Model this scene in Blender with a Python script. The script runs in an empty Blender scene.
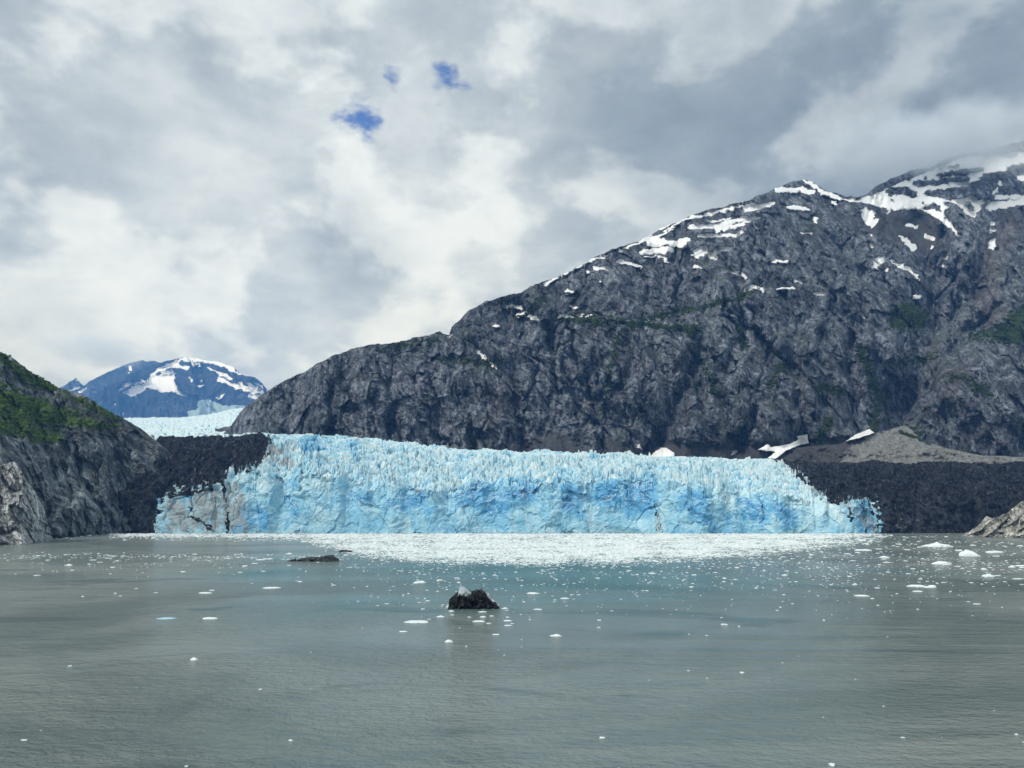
import bpy, math, random
import numpy as np
from mathutils import Vector

SC = bpy.context.scene
COL = SC.collection
rng = np.random.default_rng(7)
random.seed(7)

# ------------------------------------------------------------------ camera
CAM_H, FOC = 35.0, 780.0                  # deck height in metres, focal length in pixels
PITCH = math.atan(121 / FOC)              # the lens looks slightly upward
CP, SP = math.cos(PITCH), math.sin(PITCH)
cam_d = bpy.data.cameras.new("camera")
cam = bpy.data.objects.new("camera", cam_d)
COL.objects.link(cam)
cam.location = (0, 0, CAM_H)
cam.rotation_euler = (math.pi / 2 + PITCH, 0, 0)
cam_d.sensor_width = 36
cam_d.lens = 36 * FOC / 1024
cam_d.clip_start = 1
cam_d.clip_end = 80000
SC.camera = cam


def ray(px, py):
    """bearing and elevation slopes (x/y, z/y) read off the survey photograph"""
    a = (np.asarray(px, float) - 512) / FOC
    b = (384 - np.asarray(py, float)) / FOC
    dy = CP - b * SP
    return a / dy, (SP + b * CP) / dy


def place(px, py, Y):
    rx, rz = ray(px, py)
    return rx * Y, Y + 0 * rx, CAM_H + rz * Y


def row_of(z, Y):
    rz = (z - CAM_H) / Y
    b = (rz * CP - SP) / (CP + rz * SP)
    return 384 - b * FOC


def on_water(px, py):
    rx, rz = ray(px, py)
    Y = -CAM_H / rz
    return rx * Y, Y


# ------------------------------------------------------------------ numpy noise
def _hash(ix, iy, seed):
    h = (ix.astype(np.int64) * 374761393 + iy.astype(np.int64) * 668265263 + seed * 974634521) & 0xffffffff
    h = ((h ^ (h >> 13)) * 1274126177) & 0xffffffff
    return h ^ (h >> 16)


_ang = np.linspace(0, 2 * np.pi, 256, endpoint=False)
_GX, _GY = np.cos(_ang), np.sin(_ang)


def perlin(x, y, seed=0):
    x, y = np.broadcast_arrays(np.asarray(x, float), np.asarray(y, float))
    ix, iy = np.floor(x), np.floor(y)
    fx, fy = x - ix, y - iy
    ux, uy = fx * fx * fx * (fx * (fx * 6 - 15) + 10), fy * fy * fy * (fy * (fy * 6 - 15) + 10)

    def g(a, b):
        h = _hash(ix + a, iy + b, seed) & 255
        return _GX[h] * (fx - a) + _GY[h] * (fy - b)
    n0 = g(0, 0) * (1 - ux) + g(1, 0) * ux
    n1 = g(0, 1) * (1 - ux) + g(1, 1) * ux
    return (n0 * (1 - uy) + n1 * uy) * 1.41


def fbm(x, y, octv=5, seed=0, gain=.5, lac=2.03):
    s, a = 0, 1.0
    for o in range(octv):
        s = s + a * perlin(x, y, seed + o)
        x, y, a = x * lac + 3.7, y * lac + 1.3, a * gain
    return s


def ridged(x, y, octv=5, seed=0, gain=.5, lac=2.03):
    s, a, w = 0, 1.0, 1.0
    for o in range(octv):
        n = (1 - np.abs(perlin(x, y, seed + o))) ** 2
        s = s + a * n * w
        w = np.clip(n * 1.5, 0, 1)
        x, y, a = x * lac + 3.7, y * lac + 1.3, a * gain
    return s


def cells(x, y, seed=0, jit=.9):
    """Voronoi: F1, F2, hash of the nearest cell, offset to its centre"""
    x, y = np.broadcast_arrays(np.asarray(x, float), np.asarray(y, float))
    ix, iy = np.floor(x), np.floor(y)
    f1 = np.full(x.shape, 9.0); f2 = np.full(x.shape, 9.0)
    hid = np.zeros(x.shape, np.int64); ox = np.zeros(x.shape); oy = np.zeros(x.shape)
    for a in (-1, 0, 1):
        for b in (-1, 0, 1):
            h = _hash(ix + a, iy + b, seed)
            cx = ix + a + .5 + jit * ((h & 1023) / 1023 - .5)
            cy = iy + b + .5 + jit * (((h >> 10) & 1023) / 1023 - .5)
            dx, dy = x - cx, y - cy
            d = np.hypot(dx, dy)
            near = d < f1
            f2 = np.where(near, f1, np.minimum(f2, d))
            f1 = np.where(near, d, f1)
            hid = np.where(near, h, hid); ox = np.where(near, dx, ox); oy = np.where(near, dy, oy)
    return f1, f2, hid, ox, oy


def cell_rand(hid, k):
    h = (hid * (2654435761 + 2 * k * 40503 + k)) & 0xffffffff
    h = ((h ^ (h >> 15)) * 2246822519) & 0xffffffff
    return ((h ^ (h >> 13)) & 65535) / 65535.0


def facets(x, y, seed=0, tilt=1.0):
    """broken, flat-faced relief: every cell is a plane of its own"""
    f1, f2, h, ox, oy = cells(x, y, seed)
    return (cell_rand(h, 1) - .5) + tilt * ((cell_rand(h, 2) - .5) * ox + (cell_rand(h, 3) - .5) * oy) * 2


def sstep(a, b, x):
    t = np.clip((x - a) / (b - a), 0, 1)
    return t * t * (3 - 2 * t)


def table(pts, x):
    p = np.array(pts, float)
    return np.interp(x, p[:, 0], p[:, 1])


def seg_dist(X, Y, pts):
    """distance to a polyline; returns the distance and the position along it"""
    best = np.full(X.shape, 1e9); pos = np.zeros(X.shape)
    n = len(pts) - 1
    for i in range(n):
        (ax, ay), (bx, by) = pts[i], pts[i + 1]
        vx, vy = bx - ax, by - ay
        L = vx * vx + vy * vy + 1e-9
        t = np.clip(((X - ax) * vx + (Y - ay) * vy) / L, 0, 1)
        d = np.hypot(X - ax - t * vx, Y - ay - t * vy)
        m = d < best
        best = np.where(m, d, best); pos = np.where(m, i + t, pos)
    return best, pos


def poly_sd(X, Y, pts):
    """signed distance to a polygon, negative inside"""
    d, _ = seg_dist(X, Y, list(pts) + [pts[0]])
    ins = np.zeros(X.shape, bool)
    j = len(pts) - 1
    for i in range(len(pts)):
        xi, yi = pts[i]; xj, yj = pts[j]
        c = ((yi > Y) != (yj > Y)) & (X < (xj - xi) * (Y - yi) / (yj - yi + 1e-12) + xi)
        ins ^= c
        j = i
    return np.where(ins, -d, d)


def stroke_sd(X, Y, pts, r):
    if len(pts) == 1:
        pts = [pts[0], (pts[0][0] + .3, pts[0][1])]
    d, pos = seg_dist(X, Y, pts)
    if isinstance(r, (list, tuple)):
        r = np.interp(pos, np.linspace(0, len(pts) - 1, len(r)), r)
    return d - r


# ------------------------------------------------------------------ node helpers
class Nodes:
    def __init__(self, tree):
        self.t = tree; self.n = tree.nodes; self.l = tree.links

    def new(self, kind, **kw):
        nd = self.n.new(kind)
        for k, v in kw.items():
            setattr(nd, k, v)
        return nd

    def put(self, sock, v):
        if v is None:
            return
        if hasattr(v, "is_output") or isinstance(v, bpy.types.NodeSocket):
            self.l.new(v, sock)
        else:
            if isinstance(v, (tuple, list)) and len(v) == 3 and sock.type == 'RGBA':
                v = tuple(v) + (1,)
            sock.default_value = v

    def math(self, op, a, b=None, c=None, clamp=False):
        nd = self.new("ShaderNodeMath", operation=op, use_clamp=clamp)
        for i, v in enumerate((a, b, c)):
            self.put(nd.inputs[i], v)
        return nd.outputs[0]

    def vmath(self, op, a, b=None):
        nd = self.new("ShaderNodeVectorMath", operation=op)
        self.put(nd.inputs[0], a); self.put(nd.inputs[1], b)
        return nd.outputs["Value"] if op in ('DOT_PRODUCT', 'LENGTH', 'DISTANCE') else nd.outputs["Vector"]

    def mix(self, f, a, b, blend='MIX'):
        nd = self.new("ShaderNodeMix", data_type='RGBA', blend_type=blend)
        self.put(nd.inputs[0], f); self.put(nd.inputs[6], a); self.put(nd.inputs[7], b)
        return nd.outputs[2]

    def noise(self, vec, scale=1, detail=5, rough=.5, dist=0, dim='3D', out=0):
        nd = self.new("ShaderNodeTexNoise", noise_dimensions=dim)
        self.put(nd.inputs['Vector'], vec)
        nd.inputs['Scale'].default_value = scale; nd.inputs['Detail'].default_value = detail
        nd.inputs['Roughness'].default_value = rough; nd.inputs['Distortion'].default_value = dist
        return nd.outputs[out]

    def voro(self, vec, scale=1, feature='F1', out='Distance', rand=1):
        nd = self.new("ShaderNodeTexVoronoi", feature=feature)
        self.put(nd.inputs['Vector'], vec)
        nd.inputs['Scale'].default_value = scale; nd.inputs['Randomness'].default_value = rand
        return nd.outputs[out]

    def map(self, vec, scale=(1, 1, 1), rot=(0, 0, 0), loc=(0, 0, 0)):
        nd = self.new("ShaderNodeMapping")
        self.put(nd.inputs['Vector'], vec)
        nd.inputs['Scale'].default_value = scale; nd.inputs['Rotation'].default_value = rot
        nd.inputs['Location'].default_value = loc
        return nd.outputs[0]

    def range(self, v, a, b, c=0, d=1, smooth=True):
        nd = self.new("ShaderNodeMapRange", interpolation_type='SMOOTHSTEP' if smooth else 'LINEAR')
        self.put(nd.inputs[0], v)
        for i, q in enumerate((a, b, c, d)):
            nd.inputs[i + 1].default_value = q
        return nd.outputs[0]

    def attr(self, name):
        return self.new("ShaderNodeAttribute", attribute_name=name).outputs['Fac']

    def bump(self, h, strength=.5, dist=1, normal=None):
        nd = self.new("ShaderNodeBump")
        self.put(nd.inputs['Height'], h)
        nd.inputs['Strength'].default_value = strength; nd.inputs['Distance'].default_value = dist
        if normal is not None:
            self.put(nd.inputs['Normal'], normal)
        return nd.outputs[0]

    def ramp(self, f, stops):
        nd = self.new("ShaderNodeValToRGB")
        self.put(nd.inputs[0], f)
        el = nd.color_ramp.elements
        while len(el) < len(stops):
            el.new(.5)
        for e, (p, c) in zip(el, stops):
            e.position = p; e.color = tuple(c) + (1,)
        return nd.outputs[0]


def material(name):
    m = bpy.data.materials.new(name)
    m.use_nodes = True
    N = Nodes(m.node_tree)
    for nd in list(N.n):
        if nd.type == 'BSDF_PRINCIPLED':
            N.bsdf = nd
        elif nd.type == 'OUTPUT_MATERIAL':
            N.out = nd
    N.pos = N.new("ShaderNodeNewGeometry").outputs['Position']
    return m, N


def finish(N, color, rough=.9, bump=None, spec=.25):
    N.put(N.bsdf.inputs['Base Color'], color)
    N.put(N.bsdf.inputs['Roughness'], rough)
    N.put(N.bsdf.inputs['Specular IOR Level'], spec)
    if bump is not None:
        N.put(N.bsdf.inputs['Normal'], bump)


# ------------------------------------------------------------------ mesh helpers
def tag(o, label=None, cat=None, group=None, kind=None):
    if label: o["label"] = label
    if cat: o["category"] = cat
    if group: o["group"] = group
    if kind: o["kind"] = kind
    return o


def mesh_from(name, verts, faces, mat=None, smooth=True, attrs=None):
    """verts (n,3); faces: (m,4) or (m,3) int array"""
    me = bpy.data.meshes.new(name)
    verts = np.ascontiguousarray(verts, np.float32); faces = np.ascontiguousarray(faces, np.int32)
    k = faces.shape[1]
    me.vertices.add(len(verts)); me.vertices.foreach_set("co", verts.ravel())
    me.loops.add(faces.size); me.loops.foreach_set("vertex_index", faces.ravel())
    me.polygons.add(len(faces))
    me.polygons.foreach_set("loop_start", np.arange(0, faces.size, k, dtype=np.int32))
    me.polygons.foreach_set("use_smooth", np.full(len(faces), smooth, bool))
    me.update(calc_edges=True)
    me.validate()
    for an, v in (attrs or {}).items():
        a = me.attributes.new(an, 'FLOAT', 'POINT')
        a.data.foreach_set("value", np.ascontiguousarray(v, np.float32).ravel())
    if mat: me.materials.append(mat)
    return me


def obj(name, me, parent=None, loc=(0, 0, 0)):
    o = bpy.data.objects.new(name, me)
    COL.objects.link(o)
    o.location = loc
    if parent: o.parent = parent
    return o


def empty(name, loc):
    o = bpy.data.objects.new(name, None)
    COL.objects.link(o); o.location = loc
    return o


def grid_faces(nr, nc, mask=None):
    i = np.arange(nr - 1)[:, None] * nc + np.arange(nc - 1)[None, :]
    f = np.stack([i, i + 1, i + nc + 1, i + nc], -1)
    if mask is not None:
        return f[mask]
    return f.reshape(-1, 4)


def sub_mesh(name, V, F, attrs, mat, origin, smooth=True):
    """the faces F of a shared grid as one mesh of their own"""
    used, inv = np.unique(F.ravel(), return_inverse=True)
    return mesh_from(name, V[used] - np.array(origin), inv.reshape(F.shape), mat, smooth,
                     {k: v.ravel()[used] for k, v in attrs.items()})


# ------------------------------------------------------------------ materials
def rock_material(name, dark, light, veg=(.035, .062, .018), streak=1.0, unit=1.0, snow_col=(.86, .88, .9), bumpd=2.5,
                  ledge=.5, crack=.55, gw=.34):
    m, N = material(name)
    p = N.pos
    big = N.noise(p, .006 / unit, 6, .6)
    mid = N.noise(N.map(p, (1, 1, .35), (0, .35, 0)), .045 / unit, 8, .66, .12)
    fine = N.noise(p, .35 / unit, 6, .65)
    grain = N.noise(N.map(p, (1, 1, .4), (0, .5, 0)), .16 / unit, 7, .70, .15)
    drip = N.noise(N.map(p, (1, 1, .12), (0, .12, 0)), .05 / unit, 6, .62, .3)
    f = N.math('ADD', N.math('MULTIPLY', mid, .40), N.math('MULTIPLY', big, .20))
    f = N.math('ADD', f, N.math('MULTIPLY', grain, gw))
    f = N.math('ADD', f, N.math('MULTIPLY', drip, .56 - gw))
    f = N.math('ADD', f, N.math('MULTIPLY', N.math('SUBTRACT', fine, .5), .30))
    col = N.ramp(f, [(.45, [c * .6 for c in dark]), (.53, [a * .7 + b * .3 for a, b in zip(dark, light)]), (.59, light),
                     (.67, [min(1, c * 2.6) for c in light])])
    # dark joints between the blocks
    wp = N.vmath('ADD', N.map(p, (1, 1, .45), (0, .3, 0)), N.vmath('SCALE', N.noise(p, .05 / unit, 4, .6, out=1), None))
    wp.node.inputs[1].links[0].from_node.inputs['Scale'].default_value = 14 * unit
    vc = N.voro(wp, .085 / unit, 'DISTANCE_TO_EDGE')
    jt = N.range(vc, .0, .09, 1, 0)
    vc2 = N.voro(wp, .25 / unit, 'DISTANCE_TO_EDGE')
    jt2 = N.math('MULTIPLY', N.range(vc2, .0, .08, 1, 0), .5)
    jt = N.math('MAXIMUM', jt, jt2)
    jt = N.math('MULTIPLY', jt, N.range(N.noise(p, .02 / unit, 3), .42, .6))
    col = N.mix(N.math('MULTIPLY', jt, crack), col, tuple(c * .35 for c in dark))
    # scree and brown tint from the surveyed areas
    sc = N.math('MULTIPLY', N.attr("scree"), N.range(fine, .2, .7, .75, 1))
    col = N.mix(sc, col, N.mix(fine, (.045, .046, .049), (.10, .101, .104)))
    col = N.mix(N.math('MULTIPLY', N.attr("warm"), .5), col, N.mix(mid, (.045, .042, .040), (.24, .22, .205)))
    # moss and alder on ledges and in the green areas
    nz = N.new("ShaderNodeSeparateXYZ")
    N.put(nz.inputs[0], N.new("ShaderNodeNewGeometry").outputs['Normal'])
    led = N.math('MULTIPLY', N.range(nz.outputs[2], .45, .8), N.range(N.noise(p, .012 / unit, 5, .6), .5, .62))
    led = N.math('MULTIPLY', led, ledge)
    vn = N.noise(p, .09 / unit, 6, .7)
    va = N.range(N.math('ADD', N.attr("veg"), N.math('MULTIPLY', N.math('SUBTRACT', vn, .5), 1.6)), .45, .62)
    v = N.math('MAXIMUM', va, led)
    vcol = N.mix(N.noise(p, .5 / unit, 4, .7), tuple(c * .45 for c in veg), tuple(c * 1.5 for c in veg))
    col = N.mix(v, col, vcol)
    # snow
    sn = N.math('ADD', N.attr("snow"), N.math('MULTIPLY', N.math('SUBTRACT', N.noise(N.map(p, (1, 1, 1.6), (0, -.3, 0)), .14 / unit, 8, .75), .5), 1.15))
    sn = N.range(sn, .43, .53)
    col = N.mix(sn, col, snow_col)
    h = N.math('ADD', N.math('MULTIPLY', mid, 2.2), N.math('ADD', fine, N.math('MULTIPLY', grain, 1.4)))
    h = N.math('SUBTRACT', h, N.math('MULTIPLY', jt, .5))
    h = N.math('MULTIPLY', h, N.math('SUBTRACT', 1, N.math('MULTIPLY', sn, .92)))
    finish(N, col, .92, N.bump(h, .9, bumpd * unit), .2)
    return m


M_cliff = rock_material("dark cliff rock", (.026, .031, .039), (.122, .137, .160))
M_hill = rock_material("grey fjord rock", (.034, .042, .048), (.150, .172, .182), veg=(.065, .115, .022), unit=.7, ledge=.3, gw=.24)
M_pale = rock_material("pale ice-scoured rock", (.30, .325, .33), (.56, .585, .58), unit=.35, ledge=.0, crack=.97, gw=.2)
M_ochre = rock_material("ochre shore rock", (.17, .178, .165), (.46, .47, .41), unit=.3, ledge=.0, crack=.9)
M_far = rock_material("far ridge rock", (.006, .009, .016), (.040, .048, .066), veg=(.40, .56, .60), unit=4, bumpd=3, ledge=0, crack=.2)


def ice_material():
    m, N = material("glacier ice")
    p = N.pos
    nz = N.new("ShaderNodeSeparateXYZ")
    N.put(nz.inputs[0], N.new("ShaderNodeNewGeometry").outputs['Normal'])
    n1 = N.noise(p, .03, 6, .62, .4)
    n2 = N.noise(p, .22, 7, .7, .3)
    n3 = N.noise(p, .9, 4, .6)
    blue = N.math('ADD', N.attr("blue"), N.math('MULTIPLY', N.math('SUBTRACT', n1, .5), .85))
    blue = N.math('ADD', blue, N.math('MULTIPLY', N.math('SUBTRACT', n2, .5), .55), clamp=True)
    col = N.ramp(blue, [(0, (.76, .86, .88)), (.30, (.50, .73, .82)), (.56, (.25, .55, .74)), (.78, (.10, .36, .64)), (1, (.05, .15, .25))])
    # crust of weathered white ice on everything that faces up
    up = N.range(N.math('ADD', nz.outputs[2], N.math('MULTIPLY', N.math('SUBTRACT', n2, .5), .8)), .50, .98)
    col = N.mix(N.math('MULTIPLY', up, .8), col, (.74, .85, .87))
    # pale frost veins
    wv = N.vmath('ADD', p, N.vmath('SCALE', N.noise(p, .07, 4, .6, out=1), None))
    wv.node.inputs[1].links[0].from_node.inputs['Scale'].default_value = 22
    ve = N.range(N.voro(wv, .045, 'DISTANCE_TO_EDGE'), 0, .05, 1, 0)
    col = N.mix(N.math('MULTIPLY', ve, N.math('MULTIPLY', N.range(n1, .4, .62), .5)), col, (.68, .83, .86))
    # scattered stones and dust
    gr = N.math('MULTIPLY', N.range(N.noise(p, .05, 5, .7), .53, .66), N.range(n3, .5, .62))
    col = N.mix(N.math('MULTIPLY', gr, .5), col, (.28, .27, .25))
    # silt-stained, then fully buried ice
    st = N.math('ADD', N.attr("stain"), N.math('MULTIPLY', N.math('SUBTRACT', N.noise(N.map(p, (1, 1, .4)), .11, 8, .74), .5), 2.2))
    col = N.mix(N.math('MULTIPLY', N.range(st, .38, .75), .85), col, N.mix(n3, (.16, .165, .165), (.50, .55, .565)))
    dn = N.math('ADD', N.attr("dirt"), N.math('MULTIPLY', N.math('SUBTRACT', N.noise(N.map(p, (1, 1, .45)), .10, 8, .74), .5), 1.7))
    dirt = N.range(dn, .42, .54)
    dcol = N.mix(N.range(N.noise(p, .13, 8, .75), .40, .66), (.003, .0036, .005), (.050, .054, .064))
    dcol = N.mix(N.math('MULTIPLY', N.range(N.noise(N.map(p, (1, .6, .6), (0, .4, 0)), .05, 9, .74), .52, .64), .8), dcol, N.mix(n3, (.022, .024, .028), (.095, .10, .112)))
    spk = N.math('MULTIPLY', N.range(N.noise(p, .2, 8, .82), .545, .63), N.range(N.noise(p, .025, 4), .35, .6))
    dcol = N.mix(N.math('MULTIPLY', spk, .6), dcol, (.30, .32, .36))
    col = N.mix(dirt, col, dcol)
    h = N.math('ADD', N.math('MULTIPLY', n2, 1.2), N.math('MULTIPLY', n3, .5))
    h = N.math('MULTIPLY', h, N.math('ADD', .6, N.math('MULTIPLY', dirt, 1.6)))
    finish(N, col, N.math('ADD', N.math('MULTIPLY', dirt, .35), .5), N.bump(h, .7, 1.6), .14)
    return m


M_ice = ice_material()


def float_ice_material(name, a, b, dark=None):
    m, N = material(name)
    p = N.new("ShaderNodeTexCoord").outputs['Object']
    n = N.noise(N.pos, .7, 6, .65)
    col = N.mix(N.range(n, .35, .65), a, b)
    if dark:
        d = N.range(N.noise(p, .55, 7, .75), .38, .52)
        col = N.mix(N.range(N.noise(p, .45, 8, .82, .4), .54, .66), tuple(dark), N.mix(n, tuple(c * 2.4 for c in dark), (.22, .22, .22)))
    finish(N, col, .55, N.bump(N.noise(N.pos, 1.6, 5, .6), .5, .3), .35)
    return m


M_floe = float_ice_material("floating white ice", (.70, .82, .85), (.90, .94, .95))
M_floeblue = float_ice_material("floating blue ice", (.25, .55, .64), (.5, .74, .8))
M_clear = float_ice_material("clear grey ice", (.12, .17, .185), (.58, .66, .68))
M_black = float_ice_material("debris-laden black ice", (.01, .011, .013), (.03, .032, .036), dark=(.006, .007, .009))
M_greyice = float_ice_material("debris-laden grey ice", (.05, .06, .065), (.1, .11, .115), dark=(.035, .042, .046))

m, N = material("packed snow")
finish(N, N.mix(N.noise(N.pos, .08, 5), (.90, .92, .94), (.95, .96, .97)), .7, N.bump(N.noise(N.pos, .3, 5), .3, 1), .2)
M_snow = m

m, N = material("alder leaves")
vv = N.noise(N.pos, .12, 5, .7)
lc = N.mix(N.range(vv, .3, .7), (.030, .065, .014), (.165, .265, .045))
lc = N.mix(N.range(N.noise(N.pos, .9, 3), .35, .65), lc, N.mix(.5, lc, (.02, .04, .012)))
finish(N, lc, .8, N.bump(N.noise(N.pos, 2.5, 4), .8, .5), .2)
M_leaf = m
m, N = material("dark alder leaves")
lc = N.mix(N.range(N.noise(N.pos, .12, 5, .7), .3, .7), (.014, .028, .012), (.050, .082, .026))
finish(N, lc, .85, N.bump(N.noise(N.pos, 2.5, 4), .8, .5), .15)
M_leafdark = m


# ------------------------------------------------------------------ relief builder
def relief(name, px0, px1, step, top, base_depth, slope, rows, disp, masks, mat, base_z=None, base_py=None,
           jag=1.2, curve=.5, seed=0, back=(.75, 14, 40), smooth=True, back_z=-40):
    px = np.arange(px0, px1 + step, step)
    ty = table(top, px) + jag * fbm(px / 14.0, px * 0 + seed, 5, seed, .6)
    Db = table(base_depth, px)
    if base_py is None:
        by = row_of(base_z, Db)
    else:
        by = table(base_py, px)
    ty = np.minimum(ty, by - .5)
    _, et = ray(px, ty); _, eb = ray(px, by)
    sl = slope if np.isscalar(slope) else table(slope, px)
    Dr = Db * (sl - eb) / (sl - et)
    t = np.linspace(0, 1, rows)[:, None]
    PX = np.broadcast_to(px, (rows, len(px)))
    PY = by + (ty - by) * t
    Y = Db + (Dr - Db) * ((1 - curve) * t + curve * t ** 2.4)
    ref = Y.mean()
    U = (PX - 512) / FOC * ref; V = (505 - PY) / FOC * ref
    at = masks(PX, PY, U, V)
    Y = Y + disp(PX, PY, U, V, at, t)
    x, y, z = place(PX, PY, Y)
    # the far side falls away behind the ridge
    nb, dstep = back[1], back[2]
    bx, byy, bz = [x], [y], [z]
    for k in range(1, nb + 1):
        q = k * dstep
        yy = y[-1] + q + 12 * perlin(px / 20, px * 0 + k * .7, seed + 50) * min(k, 3)
        zz = np.maximum(z[-1] - back[0] * q * (1 + .25 * perlin(px / 30, px * 0 + k * .4, seed + 51)), back_z)
        bx.append((x[-1] / y[-1] * yy)[None]); byy.append(yy[None]); bz.append(zz[None])
    X, Yv, Z = np.vstack(bx), np.vstack(byy), np.vstack(bz)
    for k in at:
        at[k] = np.vstack([at[k]] + [at[k][-1:]] * nb)
    V3 = np.stack([X, Yv, Z], -1).reshape(-1, 3)
    me = mesh_from(name, V3, grid_faces(*X.shape), mat, smooth, at)
    return me, dict(px=px, PY=PY, Y=Y, x=x, y=y, z=z)


def crag(U, V, seed, s=1.0, amp=1.0):
    """multi-scale broken rock: buttresses, cracked blocks, steep joints (metres)"""
    w1 = 9 * s * fbm(U / (90 * s), V / (90 * s), 2, seed + 1) + 2.5 * s * fbm(U / (16 * s), V / (16 * s), 3, seed + 12)
    w2 = 9 * s * fbm(U / (90 * s), V / (90 * s), 2, seed + 2) + 2.5 * s * fbm(U / (16 * s), V / (16 * s), 3, seed + 13)
    u, v = U + w1 + .28 * V, V + w2
    d = -52 * (ridged(u / (230 * s), v / (340 * s), 4, seed + 3) - .9)
    d = d + 24 * fbm(u / (95 * s), v / (150 * s), 3, seed + 4)
    d = d + 19 * facets(u / (46 * s), v / (78 * s), seed + 5, 1.1)
    d = d + 10 * facets(u / (19 * s), v / (34 * s), seed + 6, 1.2)
    d = d + 3.2 * facets((u + .5 * v) / (8.5 * s), v / (13 * s), seed + 7, 1.3)
    d = d - 8 * (ridged(u / (27 * s), v / (95 * s), 4, seed + 8) - .8)
    d = d - 9 * (ridged((u - .75 * v) / (58 * s), (v + .5 * u) / (260 * s), 3, seed + 14) - .8)
    d = d - 3.5 * (ridged(u / (12 * s), v / (110 * s), 3, seed + 15) - .8)
    d = d + 2.6 * fbm(u / (10 * s), v / (10 * s), 3, seed + 9, .65) + 1.6 * facets(u / (4.5 * s), v / (6.5 * s), seed + 10, 1.3)
    return d * s * amp


def paint(PX, PY, items, soft=1.2, warp=1.0, seed=0):
    """0..1 area map from surveyed outlines and strokes"""
    wx = PX + warp * fbm(PX / 6, PY / 4, 4, seed); wy = PY + .8 * warp * fbm(PX / 6, PY / 4, 4, seed + 9)
    out = np.zeros(PX.shape)
    for it in items:
        pts = it[0]
        q = np.array(pts, float)
        r = it[1] if len(it) > 1 else None
        rm = 0 if r is None else (max(r) if isinstance(r, (list, tuple)) else r)
        mg = rm + soft * 2 + warp * 2 + 1
        sel = (PX > q[:, 0].min() - mg) & (PX < q[:, 0].max() + mg) & (PY > q[:, 1].min() - mg) & (PY < q[:, 1].max() + mg)
        if not sel.any():
            continue
        X, Y = wx[sel], wy[sel]
        sd = poly_sd(X, Y, pts) if r is None else stroke_sd(X, Y, pts, r)
        out[sel] = np.maximum(out[sel], np.clip(.5 - sd / (2 * soft), 0, 1))
    return out


def local(ox, oy, s, items):
    """outlines read off an enlarged crop"""
    res = []
    for it in items:
        pts = [(ox + a / s, oy + b / s) for a, b in it[0]]
        if len(it) > 1:
            r = it[1]
            r = [q / s for q in r] if isinstance(r, (list, tuple)) else r / s
            res.append((pts, r))
        else:
            res.append((pts,))
    return res


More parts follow.
